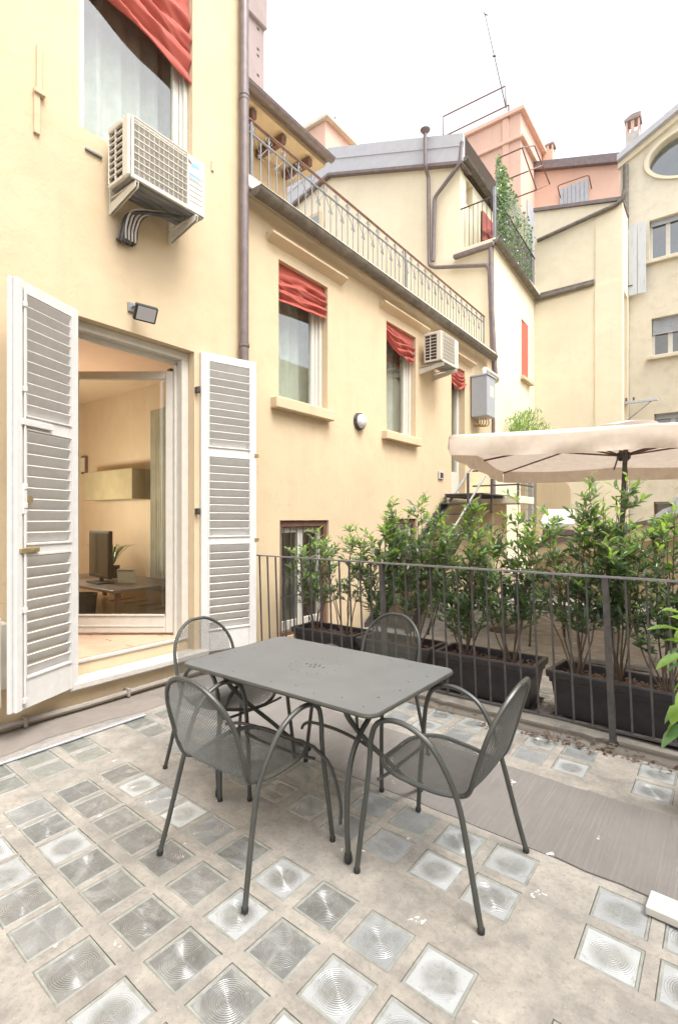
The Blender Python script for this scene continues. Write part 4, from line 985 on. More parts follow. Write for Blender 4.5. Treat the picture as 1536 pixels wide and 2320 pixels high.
mb = MB(); mb.bbox((-.03, BY, 7.78), (.03, BY + .06, 8.95), .004); mb.build('post', M['galv'], balc)
tre = thing('trellis', 'diagonal wooden trellis with ivy behind the balcony rail', 'trellis', (0, 12.8, 7.8))
mb = MB(); ty0, ty1, tz0, tz1 = BY + .28, CY - .15, 7.85, 9.62
n = 30
for fam in (0, 1):
    k = -20
    while k < 60:
        # lines z = z0 + s*(y - yk)
        yk = ty0 + k * .11; s = .9 if fam == 0 else -.9
        pts = []
        za = tz0 if fam == 0 else tz1
        yA, zA = yk, za; yB, zB = yk + (tz1 - tz0) / .9, (tz1 if fam == 0 else tz0)
        if yA < ty0: zA += s * (ty0 - yA); yA = ty0
        if yB > ty1: zB -= s * (yB - ty1); yB = ty1
        if yB - yA > .08 and (fam == 0 or k % 2 == 0):
            off = -.05 if fam == 0 else -.06
            A_ = Vector((CX * tt(yA) + off, yA, zA)); B_ = Vector((CX * tt(yB) + off, yB, zB)); w = Vector((0, .016 * .7, -.016 if fam == 0 else .016))
            mb.prism([A_ - w, B_ - w, B_ + w, A_ + w], (.008, 0, 0))
        k += 1
mb.build('lattice', simple('weathered_lattice_wood', (.22, .25, .18), .7, 0, .2), tre, stuff=True)
for i in range(5):
    y = ty0 + i * (ty1 - ty0) / 4; mb = MB(); x = CX * tt(y) - .045; mb.bbox((x, y - .012, tz0), (x + .018, y + .012, tz1 + .06), .002); mb.build('batten', simple('green_batten_paint', (.20, .32, .24), .6, bstr=0) if i == 0 else bpy.data.materials['green_batten_paint'], tre)
def leafverts(L, W, bend=.18, fold=.25):
    rows = [(0, 0), (.18, .62), (.42, 1), (.68, .82), (.88, .38), (1, 0)]
    vs = []; 
    for t, w in rows:
        z = -bend * L * t * t * 1.2 + bend * L * .5 * t; x = L * t; hw = W / 2 * w
        if w == 0: vs.append((x, 0, z))
        else: vs += [(x, -hw, z + fold * hw), (x, 0, z), (x, hw, z + fold * hw)]
    fs = [(0, 2, 1), (0, 3, 2)]
    for k in range(3):
        b = 1 + 3 * k; fs += [(b, b + 1, b + 4, b + 3), (b + 1, b + 2, b + 5, b + 4)]
    fs += [(10, 11, 13), (11, 12, 13)]
    return vs, fs
def leafmat4(pos, d, roll):
    d = d.normalized(); up = Vector((0, 0, 1)); y = up.cross(d)
    if y.length < 1e-3: y = Vector((0, 1, 0))
    y.normalize(); z = d.cross(y); m = Matrix((d, y, z)).transposed().to_4x4(); m.translation = pos
    return m @ Matrix.Rotation(roll, 4, 'X')
mb = MB(); ri = random.Random(12)
for i in range(1300):
    y = ty0 + abs(ri.gauss(0, .7)) if ri.random() < .5 else ri.uniform(ty0, ty1)
    if y > ty1: continue
    z = ri.uniform(tz0, tz1 + .15) if y < ty0 + 1.0 else tz0 + ri.random() ** 1.2 * (tz1 - tz0)
    if ri.random() > .35 + .65 * noise.noise(Vector((y * 1.7, z * 2.2, 3))) + .25 and y > ty0 + .5: continue
    if y < ty0 + .15: y = ty0 + ri.uniform(-.12, .1)
    vs, fs = leafverts(.075, .06); m = leafmat4(Vector((CX * tt(y) - .02 + ri.uniform(-.05, .06), y, z)), Vector((ri.uniform(-.3, 1), ri.uniform(-1, 1), ri.uniform(-1, .3))), ri.uniform(-1, 1))
    mb.add([m @ Vector(v) for v in vs], fs, 1 if ri.random() < .3 else 0)
mb.build('ivy', [M['leaf'], M['leaf_mid']], tre, stuff=True)
# red shutter and grilled window on the side wall
ys, ye, z0, z1 = CH[0]
mb = MB(); mb.bbox((CX * tt(ys) - .07, ys + .01, z0 + .01), (CX * tt(ys) - .03, ye - .01, z1 - .01), .005); mb.build('red_shutter', M['redpaint'], gab)
mb = MB(); mb.bbox((CX * tt(ys) - .1, ys - .12, z0 - .10), (CX * tt(ys) + .10, ye + .12, z0 - .002), .01); mb.build('sill', M['yellow'], gab)
ys, ye, z0, z1 = CH[1]; xg = CX * tt(ys)
mb = MB(); mb.bbox((xg - .22, ys, z0), (xg - .14, ye, z1), .005); wf = mb.build('grille_window', M['white'], gab)
mb = MB(); mb.box((xg - .139, ys + .1, z0 + .08), (xg - .135, ye - .1, z1 - .08)); mb.build('pane', M['glass_sky'], wf)
for i in range(8): y = ys + .3 + i * .1; mb = MB(); mb.tube([(xg + .10, y, z0 - .02), (xg + .10, y, z1 + .02)], .010, 6); mb.build('bar', M['galv'], wf)
for z in (z0 + .05, z0 + .35, z0 + .85, z0 + 1.1): mb = MB(); mb.tube([(xg - .05, ys + .15, z), (xg + .10, ys + .22, z), (xg + .10, ys + 1.1, z)], .010, 6); mb.build('crossbar', M['galv'], wf)

# ================================================================== END WALL (D)
endw = thing('end_house', 'pale cream blank end wall with a sloping gutter and peeling patches', 'house', (1, CY, 0))
D1, D2, D3_, D4 = ony(1206, 482, CY), ony(1407, 456, CY), Vector((2.02, CY, 0)), Vector((CX, CY, 0))
D1.x = CX; D2.x = 2.02
mb = MB(); mb.prism([D1, D2, Vector((2.02, CY, 7.45)), Vector((CX, CY, 7.45))], (0, .9, 0)); mb.build('upper_wall', M['cream_peel'], endw)
mb = MB(); mb.prism([Vector((CX + .001, CY - .03, 0)), Vector((CX + .001, CY - .03, 7.52)), Vector((1.40, CY - .03, 7.60)), Vector((1.40, CY - .03, 0))], (0, .25, 0)); mb.prism([Vector((1.401, CY - .06, 0)), Vector((1.401, CY - .06, 7.60)), Vector((2.03, CY - .06, 7.6)), Vector((2.03, CY - .06, 0))], (0, .28, 0))
mb.prism([Vector((1.401, CY - .02, 7.6)), Vector((1.401, CY - .02, 9.6)), Vector((2.03, CY - .02, 9.6)), Vector((2.03, CY - .02, 7.6))], (0, .1, 0)); mb.box((1.90, CY + .95, 0), (2.012, CY + 1.2, 9.4))
mb.build('lower_wall', M['cream'], endw)
mb = MB(); mb.prism([D1 + Vector((-.02, -.06, 0)), D2 + Vector((.03, -.06, 0)), D2 + Vector((.03, -.06, .09)), D1 + Vector((-.02, -.06, .09))], (0, 1, 0)); mb.build('roof_edge', M['pipe'], endw)
g0, g1 = ony(1216, 546, CY - .08), ony(1395, 464, CY - .08)
mb = MB(); mb.tube([g0, g1, g1 + Vector((.16, 0, .12)), g1 + Vector((.19, 0, .30))], .055, 10); mb.build('sloping_gutter', M['copper'], endw, smooth=True)
g0, g1 = ony(1216, 678, CY - .08), ony(1345, 642, CY - .08)
mb = MB(); mb.tube([g0, g1], .06, 10); mb.bbox((g0.x, CY - .12, g0.z + .03), (g1.x, CY - .025, g0.z + .14), .01); mb.build('lower_gutter', M['copper'], endw)
# niche and pilaster half column below
mb = MB(); q0 = ony(1212, 1180, CY - .06); q1 = ony(1292, 1180, CY - .06); nn = 12
cxm = (q0.x + q1.x) / 2; 
mb.prism([Vector((q0.x, CY - .05, .2)), Vector((q0.x, CY - .05, 2.55))] + [Vector((q1.x - .25 + .25 * math.sin(PI / 2 * k / 8), CY - .05, 2.3 + .25 * math.cos(PI / 2 * k / 8))) for k in range(9)] + [Vector((q1.x, CY - .05, .2))], (0, -.05, 0))
mb.build('render_panel', M['yellow'], endw)

# ================================================================== RIGHT FACADE (F)
FYY = 15.9
rf2 = thing('grey_cream_house', 'tall grey cream house with roller blind windows and an oval attic window', 'house', (5, FYY, 0))
def PF(px, py, y=FYY): return ony(px, py, y)
WF = []
def rectF(px, pytop, pybot, w):
    a, b = PF(px, pytop), PF(px, pybot); WF.append((a.x, a.x + w, b.z, a.z)); return WF[-1]
w1 = rectF(1470, 500, 592, 1.5); w2 = rectF(1475, 722, 808, 1.5); w3 = rectF(1481, 938, 1010, 1.5); w4 = rectF(1480, 1137, 1180, .9)
oc_ = PF(1560, 350); OA, OBz = 1.05, .62
ztop = PF(1408, 352).z
mb = MB(); wall(mb, 'y', FYY, .35, 1.80, 9.0, 0, 10.2, WF); mb.build('wall', M['cream_old'], rf2)
# gable with oval hole
g_ = MB(); cx, cz = 3.52, 11.05
ring = [Vector((cx + OA * math.cos(2 * PI * k / 40), FYY, cz + OBz * math.sin(2 * PI * k / 40))) for k in range(40)]
sl_ = (PF(1536, 262).z - PF(1412, 365).z) / (PF(1536, 262).x - PF(1412, 365).x)
def rz(x): return PF(1412, 365).z + sl_ * (x - PF(1412, 365).x)
xa = 1.80; outer = [Vector((xa, FYY, 10.2)), Vector((9, FYY, 10.2)), Vector((9, FYY, 14)), Vector((4.6, FYY, rz(4.6))), Vector((xa, FYY, rz(xa)))]
import bmesh
def poly_with_holes(outer, holes, name, mat, parent, thick):
    bm = bmesh.new(); es = []
    for loop in [outer] + holes:
        vs = [bm.verts.new(v) for v in loop]
        es += [bm.edges.new((vs[i], vs[(i + 1) % len(vs)])) for i in range(len(vs))]
    bmesh.ops.triangle_fill(bm, use_beauty=True, use_dissolve=False, edges=es)
    r = bmesh.ops.extrude_face_region(bm, geom=bm.faces[:])
    vv = [e for e in r['geom'] if isinstance(e, bmesh.types.BMVert)]; bmesh.ops.translate(bm, vec=Vector(thick), verts=vv)
    bmesh.ops.recalc_face_normals(bm, faces=bm.faces[:])
    inv = _frame(parent) if parent else None
    if inv is not None: bm.transform(inv)
    me = bpy.data.meshes.new(name); bm.to_mesh(me); bm.free(); me.materials.append(mat)
    o = bpy.data.objects.new(name, me); C.objects.link(o); o.parent = parent; return o
poly_with_holes(outer, [ring], 'gable_wall', M['cream_old'], rf2, (0, .3, 0))
mb = MB()
for k in range(40):
    a, b = ring[k], ring[(k + 1) % 40]; c_ = Vector((cx, FYY, cz))
    ao, bo_ = c_ + (a - c_) * 1.10, c_ + (b - c_) * 1.10
    mb.prism([a, b, bo_, ao], (0, -.05, 0))
mb.build('oval_surround', M['cream'], rf2)
mb = MB(); mb.prism([Vector((cx + (v.x - cx) * 1.0, FYY + .22, v.z)) for v in ring], (0, .03, 0)); mb.build('oval_pane', M['glass_sky'], rf2)
mb = MB(); mb.box((cx - 1.2, FYY + .6, cz - .8), (cx + 1.2, FYY + .65, cz + .8)); mb.build('attic_dark', M['dark_room'], rf2)
mb = MB(); A_ = Vector((1.75, FYY, rz(1.75))); B_ = Vector((5.5, FYY, rz(5.5))); mb.prism([A_ + Vector((0, -.25, 0)), B_ + Vector((0, -.25, 0)), B_ + Vector((0, -.25, .16)), A_ + Vector((0, -.25, .16))], (0, .6, 0)); mb.build('roof_edge', M['roofmetal'], rf2)
mb = MB(); mb.prism([A_ + Vector((0, -.1, -.14)), B_ + Vector((0, -.1, -.14)), B_ + Vector((0, -.1, -.002)), A_ + Vector((0, -.1, -.002))], (0, .1, 0)); mb.build('verge_moulding', M['cream'], rf2)
for i, (a, b, c, d) in enumerate(WF):
    f_ = MB(); dd = [.14, .42, .14, .06][i]
    y = FYY + .16
    f_.bbox((a, y, c), (a + .06, y + .06, d)); f_.bbox((b - .06, y, c), (b, y + .06, d)); f_.bbox((a + .061, y, c), (b - .061, y + .06, c + .06)); f_.bbox((a + .061, y, d - .06), (b - .061, y + .06, d))
    m_ = a + .36; f_.bbox((m_, y, c + .061), (m_ + .10, y + .06, d - .061))
    o = f_.build('window', M['white'] if i < 3 else M['brownwood'], rf2)
    p = MB(); p.box((a + .05, y + .025, c + .05), (b - .05, y + .031, d - .05)); p.build('pane', M['glass_sky'] if i == 0 else M['glass'], o)
    r_ = MB(); n = max(2, int(dd / .045)); 
    for k in range(n): r_.bbox((a + .02, y - .045, d - dd + k * dd / n), (b - .02, y - .025, d - dd + (k + 1) * dd / n - .003), .003)
    r_.build('roller_blind', M['greywood'], o)
    s = MB(); s.bbox((a - .08, FYY - .12, c - .10), (b + .1, FYY + .15, c - .002), .01); s.build('sill', M['cream_old'], rf2)
    p = MB(); p.box((a - .2, FYY + .8, c - .2), (b + .2, FYY + .85, d + .2)); p.build('dark_interior', M['dark_room'], rf2)
mb = MB(); dpx = PF(1414, 380); mb.tube([(dpx.x + .04, FYY - .09, dpx.z), (dpx.x + .04, FYY - .09, 9.6), (dpx.x + .06, FYY - .09, .1)], .07, 10); mb.build('corner_downpipe', M['copper'], rf2, smooth=True)
# open plank shutter
sh = thing('plank_shutter', 'weathered white plank shutter hanging open beside the upper grey windows', 'shutter', (2.1, FYY - .15, 8.7))
s0, s1 = PF(1404, 516, FYY - .2), PF(1464, 662, FYY - .2); nb = 2
mb = MB()
for k in range(3):
    xa_ = s0.x + (s1.x - s0.x) * k / 3; xb_ = s0.x + (s1.x - s0.x) * (k + 1) / 3 - .018
    mb = MB(); mb.bbox((xa_, FYY - .22, s1.z + .02 * (k == 0)), (xb_, FYY - .19, s0.z - .015 * k), .004); mb.build('board', M['oldboard'], sh)
mb = MB(); mb.bbox((s0.x, FYY - .235, s1.z + .25), (s0.x + .3, FYY - .221, s1.z + .28), .002); mb.build('strap_hinge', M['iron'], sh)
# bracket arm
br = PF(1418, 916, FYY - .1); 
mb = MB(); mb.bbox((br.x - .02, FYY - .35, br.z - .04), (br.x + .75, FYY - .28, br.z + .03), .005); arm = tag(mb.build('insulator_arm', M['oldboard']), 'pale metal arm sticking out beside the middle grey window', 'bracket')
mb = MB(); mb.tube([(br.x + .02, FYY - .3, br.z - .5), (br.x + .6, FYY - .3, br.z - .04)], .012, 6); mb.tube([(br.x, FYY - .3, br.z - .01), (br.x, FYY, br.z - .01)], .015, 6); mb.build('brace', M['galv'], arm)
for dx in (.03, .2): mb = MB(); mb.lathe([(.02, br.z + .03), (.03, br.z + .06), (.02, br.z + .09), (.03, br.z + .12)], br.x + dx, FYY - .31, 8); mb.build('insulator', M['brownwood'], arm)

# ================================================================== PINK HOUSES BEHIND
def chimney(label, base, w, h, mat, y):
    t = thing('chimney', label, 'chimney', (base.x, y, base.z), group=None)
    mb = MB(); mb.bbox((base.x - w / 2, y, base.z - 1.2), (base.x + w / 2, y + w, base.z + h * .55), .01); mb.build('stack', mat, t)
    mb = MB()
    for dx in (-w / 2, w / 2 - .12 * w): 
        for dy in (0, .88 * w): mb.box((base.x + dx, y + dy, base.z + h * .55), (base.x + dx + .12 * w, y + dy + .12 * w, base.z + h * .85))
    mb.box((base.x - w * .12, y, base.z + h * .55), (base.x + w * .12, y + .1 * w, base.z + h * .85)); mb.build('vents', M['pink'], t)
    mb = MB(); mb.bbox((base.x - w * .6, y - .1 * w, base.z + h * .85), (base.x + w * .6, y + 1.1 * w, base.z + h * .93), .01)
    mb.prism([Vector((base.x - w * .6, y, base.z + h * .93)), Vector((base.x - w * .2, y, base.z + h)), Vector((base.x + w * .1, y, base.z + h * 1.02)), Vector((base.x + w * .6, y, base.z + h * 1.0)), Vector((base.x + w * .6, y, base.z + h * .93))], (0, w, 0)); mb.build('cap', M['brick'], t)
    return t
chimney('white based brick chimney beside the slate gable at the right edge', PF(1432, 345, 17.5), .36, 1.15, M['marble'], 17.5)
E2Y = 21.0
e2 = thing('pink_house', 'low pink house with a grey roof edge and pale board shutter behind the end wall', 'house', (0, E2Y, 0))
def PE(px, py, y=E2Y): return ony(px, py, y)
a_, b_ = PE(1205, 382), PE(1412, 362)
shp = (PE(1268, 430), PE(1333, 408), PE(1333, 500))
poly = [Vector((a_.x, E2Y, 8)), Vector((a_.x, E2Y, a_.z)), Vector((b_.x, E2Y, b_.z)), Vector((b_.x + 1, E2Y, b_.z)), Vector((b_.x + 1, E2Y, 8))]
mb = MB(); mb.prism(poly, (0, 3, 0)); mb.build('wall', M['pink'], e2)
mb = MB(); a_, b_ = PE(1205, 384, E2Y - .2), PE(1410, 364, E2Y - .2); mb.prism([a_, b_, b_ + Vector((0, 0, .32)), a_ + Vector((0, 0, .32))], (0, 3, 0)); mb.build('roof_edge', M['pipe'], e2)
s0, s1 = shp[0], shp[1]; nb = 7
for k in range(nb):
    xa_ = s0.x + (s1.x - s0.x) * k / nb; mb = MB(); mb.bbox((xa_, E2Y - .06, 11.5), (xa_ + (s1.x - s0.x) / nb - .012, E2Y - .02, s0.z - .1 * 0), .004); mb.build('board', M['greywood'], e2)
q0, q1 = PE(1262, 421, E2Y - .5), PE(1333, 396, E2Y - .5); pipe('laundry_bar', 'thin rusty bar fixed above the pale shutter on the pink house', [(q0.x, E2Y, q0.z - .25), q0, q1, (q1.x, E2Y, q1.z - .25)], .02, M['rust'])
chimney('small brick chimney on the grey roof edge of the low pink house', PE(1240, 358, 22), .4, .6, M['pink'], 22.0)
# tall pink block with roof rail
TY = 19.2; TXR = -1.97
pt = thing('pink_tower_house', 'tall peeling pink block with projecting cornices and roof railing', 'house', (-4, TY, 0))
zt_ = ony(1180, 246, TY).z
mb = MB(); mb.box((-9, TY, 3), (TXR, 30, zt_ - .05)); mb.build('wall', M['pink'], pt)
mb = MB(); mb.bbox((-9, TY - .12, zt_ - .12), (TXR + .18, 30, zt_ + .04), .02); mb.bbox((-9, TY - .10, zt_ - 1.12), (TXR + .14, 30, zt_ - 1.0), .02); mb.build('cornice', M['pink'], pt)
mb = MB(); c_ = ony(1145, 330, TY); mb.bbox((c_.x - .12, TY - .05, 8), (c_.x + .12, TY - .001, zt_ - .13), .01); mb.build('strip_pilaster', M['pink'], pt)
for (y0, y1, z0, z1) in ((19.9, 20.9, 8, 14.1), (22.0, 23.2, 8, 14.1)):
    mb = MB(); mb.bbox((TXR + .002, y0, z0), (TXR + .05, y1, z1 - .3), .01); mb.build('shutter', M['greywood'], pt)
tr_ = thing('roof_railing', 'thin rusty railing frame on top of the tall pink block', 'railing', (-3.5, TY, zt_))
r1 = [ony(p[0], p[1], TY - .05) for p in ((1004, 306), (1004, 264), (1144, 195), (1146, 240))]; r2 = [ony(p[0], p[1], TY - .05) for p in ((1004, 310), (1152, 238))]
mb = MB(); mb.tube(r1, .028, 6); mb.tube(r2, .028, 6); mb.tube([r2[1], r2[1] + Vector((.0, .0, -.5))], .028, 6); mb.build('rail', M['rust'], tr_)
an = thing('aerial', 'tall thin leaning aerial mast on the pink block', 'aerial', (-3, TY, zt_))
mb = MB(); m0, m1 = ony(1146, 245, TY), ony(1098, 32, TY); mb.tube([m0, m1], [.022, .012], 6); mb.build('mast', M['iron'], an)
mb = MB(); c_ = ony(1128, 45, TY); mb.tube([m1 + Vector((-.05, 0, .1)), m1, m1 + Vector((.1, 0, -.1))], .02, 5); mm = m0.lerp(m1, .55); mb.tube([mm + Vector((-.06, 0, .02)), mm + Vector((.06, 0, -.04))], .03, 5); mb.build('elements', M['iron'], an)
mb = MB(); q = [onx(*p, -1.2) for p in ((1182, 335), (1210, 330), (1245, 418), (1215, 430), (1182, 335))]; mb.tube(q, .025, 5); q = [onx(*p, -1.2) for p in ((1195, 388), (1228, 375))]; mb.tube(q, .025, 5)
for p in ((1182, 335), (1215, 430), (1195, 388)):
    a = onx(*p, -1.2); mb.tube([a, (TXR, a.y, a.z)], .025, 5)
tag(mb.build('rail_frame', M['rust']), 'bare rusty balcony frame sticking out from the side of the pink block', 'frame')
# far pink hipped block at the left
hb_ = thing('pink_corner_house', 'salmon house corner with overhanging eaves rising over the terrace rail', 'house', (-12, 17.2, 0))
hc = ony(740, 275, 17.2)
mb = MB(); mb.box((-22, 17.2, 6), (hc.x, 32, hc.z)); mb.build('wall', M['pink'], hb_)
mb = MB(); mb.bbox((-22, 16.95, hc.z), (hc.x + .25, 32, hc.z + .16), .02); mb.build('eave', M['cream_old'], hb_)
mb = MB(); mb.bbox((hc.x - 1.1, 17.12, 6), (hc.x - .001, 17.199, hc.z - .01), .01); mb.build('corner_pilaster', M['pink'], hb_)
mb = MB(); a = onx(722, 318, hc.x); mb.box((hc.x + .002, 18.6, hc.z - 2.4), (hc.x + .04, 20.0, hc.z - 1.0)); mb.build('window', simple('deep_salmon_opening', (.5, .22, .15), .8, bstr=0), hb_)
mb = MB(); q0, q1 = ony(682, 325, 16.9), ony(720, 365, 16.9); mb.tube([q0 + Vector((0, 0, -1.3)), q0, q1, ], .03, 5)
for k in range(8): a = q0.lerp(q1, k / 7); mb.tube([a, a + Vector((0, 0, -1.2))], .018, 4)
tag(mb.build('rooftop_rail', M['pink']), 'slanting painted rail in front of the salmon house wall', 'railing')
mb = MB(); a = ony(764, 308, 18); mb.tube(smoothpath([a + Vector((0, 0, -.6)), a + Vector((-.1, 0, .3)), a + Vector((-.25, 0, .6)), a + Vector((-.12, 0, .9))], 3), .025, 5); tag(mb.build('roof_hook', M['iron']), 'small curled iron finial on the salmon roof edge', 'finial')

# ================================================================== BUILDING OPPOSITE (closes the court behind the viewer)
opp = thing('opposite_house', 'yellow house closing the court on the side away from the shutters', 'house', (9.5, 6, 0))
OW = [(y, y + 1.0, z, z + 1.7) for y in (-2, 1.2, 4.4, 7.6, 10.8) for z in (1.0, 4.6)]
mb = MB(); wall(mb, 'x', 9.0, .3, -6, 15.9, 0, 7.6, OW); mb.build('wall', M['cream'], opp)
for (a, b, c, d) in OW:
    f_ = MB(); f_.bbox((9.1, a, c), (9.16, a + .07, d)); f_.bbox((9.1, b - .07, c), (9.16, b, d)); f_.bbox((9.1, a + .071, c), (9.16, b - .071, c + .07)); f_.bbox((9.1, a + .071, d - .07), (9.16, b - .071, d)); f_.bbox((9.1, (a + b) / 2 - .04, c + .071), (9.16, (a + b) / 2 + .04, d - .071)); o = f_.build('window', M['white'], opp)
    p = MB(); p.box((9.13, a + .05, c + .05), (9.14, b - .05, d - .05)); p.build('pane', M['glass_sky'], o)
    for k in range(8): q = MB(); y = a + .07 + k * .123; q.tube([(8.93, y, c - .1), (8.93, y, c + .8)], .009, 5); q.build('bar', M['iron'], o)
    p = MB(); p.box((9.7, a - .3, c - .3), (9.72, b + .3, d + .3)); p.build('dark_interior', M['dark_room'], opp)

# ================================================================== STEEL STAIRS
st = thing('steel_stairs', 'open steel stairs with dark treads climbing to the tall door in the wing', 'stairs', (.4, 8, 0))
SX0, SX1 = .05, .72; ty_, tz_ = 8.50, 1.98; dy, dz = .245, .18
tm = MB(); tm.bbox((0, 0, -.02), (SX1 - SX0, .26, 0), .004)
for i in range(9): tm.box((.01, .01 + i * .028, .0005), (SX1 - SX0 - .01, .018 + i * .028, .006))
tme = tm.mesh('tread', M['iron'])
for i in range(1, 11): inst('tread', tme, st, Matrix.Translation((SX0, ty_ - i * dy, tz_ - i * dz)))
mb = MB(); mb.bbox((SX0, ty_, tz_ - .03), (SX1 + .05, 9.62, tz_), .005)
for i in range(12): mb.box((SX0, ty_ + .02 + i * .09, tz_ - .07), (SX1 + .04, ty_ + .03 + i * .09, tz_ - .031))
mb.build('landing', M['iron'], st)
for x in (SX0 + .02, SX1 - .0):
    mb = MB(); a, b = Vector((x, ty_ + .0, tz_ - .02)), Vector((x, ty_ - 10.6 * dy, tz_ - 10.6 * dz)); h = Vector((0, 0, -.2)); mb.prism([a, b, b + h, a + h], (.02, 0, 0)); mb.build('stringer', M['iron'], st)
    for i in range(1, 11, 2): pass
rails = ((Vector((SX1 + .02, ty_ + .02, tz_ + .55)), .90), (Vector((SX1 + .02, ty_ - .55, tz_ + .45)), .0))
a, b = onx(1070, 1056, .12), onx(980, 1196, .12)
mb = MB(); mb.tube([a, a + (b - a) * 1.25], .022, 8); mb.build('handrail', M['galv'], st)
a, b = onx(1098, 1078, .72), onx(1042, 1173, .72)
mb = MB(); mb.tube([a, a + (b - a) * 1.9], .02, 8); mb.build('handrail', M['galv'], st)
for (px, t0, b0, x) in ((1060, 1072, 1178, .72), (1113, 1085, 1150, .72)):
    a, b = onx(px, t0, x), onx(px, b0, x); mb = MB(); mb.tube([(a.x, a.y, a.z), (a.x, a.y, b.z - .1)], .022, 8); mb.build('post', M['iron'], st)
ld = thing('landing_platform', 'small concrete landing with iron rails beside the steel stairs', 'platform', (.6, 10, 0))
mb = MB(); mb.bbox((.05, 9.64, 1.82), (1.02, 10.6, 1.96), .01); mb.build('slab', M['cream'], ld)
mb = MB(); mb.bbox((.05, 9.7, 0), (.5, 10.5, 1.819), .01); mb.build('support', M['yellow'], ld)
mb = MB(); mb.tube([(1.0, 9.66, 1.80), (1.0, 9.66, 2.5)], .022, 8); mb.build('post', M['iron'], ld)
for z in (2.16, 2.46): mb = MB(); mb.bbox((.1, 9.65, z), (.99, 9.68, z + .03), .003); mb.build('rail', M['iron'], ld)
mb = MB(); mb.bbox((.985, 9.68, 2.16), (1.01, 10.58, 2.19), .003); mb.build('rail', M['iron'], ld)

# ================================================================== RAMP WALL, LID BOX, WHITE COVERS
RY = 10.4
ramp_ = thing('ramp_wall', 'yellow ramp wall with dark sloping coping behind the shrubs', 'wall', (2.5, RY, 0))
r0, r1 = ony(1223, 1238, RY), ony(1536, 1172, RY); k_ = (r1.z - r0.z) / (r1.x - r0.x)
def rzz(x): return r0.z + k_ * (x - r0.x)
xa, xb = .95, 7.5
def slope(za, zb, y, th, name, mat, dz0=0): 
    mb = MB(); mb.prism([Vector((xa, y, rzz(xa) + za)), Vector((xb, y, min(rzz(xb), 2.6) + za)), Vector((xb, y, min(rzz(xb), 2.6) + zb)), Vector((xa, y, rzz(xa) + zb))], (0, th, 0)); return mb.build(name, mat, ramp_)
slope(0, .07, RY - .03, .32, 'coping', M['pipe']); slope(-.30, -.002, RY, .26, 'parapet', M['yellow'])
mb = MB(); mb.prism([Vector((xa, RY + .35, 0)), Vector((xb, RY + .35, 0)), Vector((xb, RY + .35, min(rzz(xb), 2.6) - .3)), Vector((xa, RY + .35, rzz(xa) - .3))], (0, .2, 0)); mb.build('lower_wall', M['yellow'], ramp_)
lb_ = thing('lidded_box', 'brown slatted box under a tilted white weathered lid', 'box', (1.5, 11.2, 0))
LY = 11.0; q = [ony(*p, LY) for p in ((1225, 1196), (1290, 1196), (1290, 1240), (1225, 1240))]
mb = MB(); a, b = ony(1222, 1194, LY), ony(1300, 1194, LY); c_, d_ = ony(1237, 1161, LY + .6), ony(1300, 1161, LY + .6); mb.prism([a, b, d_, c_], (0, 0, .07)); mb.build('lid', M['stone_lid'], lb_)
for k in range(6):
    z = a.z - .06 - k * .13; mb = MB(); mb.bbox((a.x + .05, LY + .02, z - .10), (b.x, LY + .05, z), .005); mb.build('slat', M['brownwood'] if k % 2 else M['pipe'], lb_)
mb = MB(); mb.box((a.x + .08, LY + .06, 0), (b.x - .02, LY + .6, a.z - .05)); mb.build('body', M['dark_room'], lb_)
cvr = thing('white_cover', 'white ribbed cover with a curved top beside a white panel behind the coping', 'cover', (3.3, 12, 0))
CYY = 12.0; mb = MB(); pts = [ony(p[0], p[1], CYY) for p in ((1478, 1190), (1484, 1166), (1500, 1154), (1520, 1147), (1545, 1146), (1545, 1195))]; mb.prism(pts, (0, .8, 0)); mb.build('curved_cover', M['oldboard'], cvr)
mb = MB(); pts = [ony(p[0], p[1], CYY - .05) for p in ((1523, 1195), (1523, 1126), (1600, 1126), (1600, 1195))]; mb.prism(pts, (0, .06, 0)); mb.build('panel', M['oldboard'], cvr)

# ================================================================== FENCE
fence = thing('iron_fence', 'dark flat iron railing fence crossing the terrace in front of the planters', 'fence', (2.5, FY, 0))
FH = 1.146; LEAN = -.042
def fp(x, z): return Vector((x + LEAN * z, FY, z))
mb = MB()
mb.prism([Vector((.03, FY - .022, FH - .012)), Vector((5.2 + LEAN, FY - .022, FH - .012)), Vector((5.2 + LEAN, FY - .022, FH)), Vector((.03, FY - .022, FH))], (0, .044, 0)); mb.build('top_rail', simple('pale_worn_rail', (.22, .21, .22), .35, .4, .2, 60, .1), fence)
mb = MB(); mb.prism([Vector((.03, FY - .02, .118)), Vector((5.2, FY - .02, .118)), Vector((5.2, FY - .02, .130)), Vector((.03, FY - .02, .130))], (0, .04, 0)); mb.build('bottom_rail', M['iron'], fence)
bar = MB(); bar.prism([Vector((-.006 + LEAN * .13, -.006, .13)), Vector((.006 + LEAN * .13, -.006, .13)), Vector((.006 + LEAN * (FH - .012), -.006, FH - .0125)), Vector((-.006 + LEAN * (FH - .012), -.006, FH - .0125))], (0, .012, 0)); barm = bar.mesh('bar', M['iron'])
P1, P2 = 3.51, 1.745; sp = (P1 - P2) / 15
xs = []
for i in range(-14, 15):
    x = P1 - sp * i + (0)
    if i % 15 == 0: continue
    if x > .08: xs.append(x)
xs = [P1 - sp * i for i in range(-14, 30) if i % 15 != 0 and P1 - sp * i > .08]
for x in xs: inst('bar', barm, fence, Matrix.Translation((x, FY, 0)))
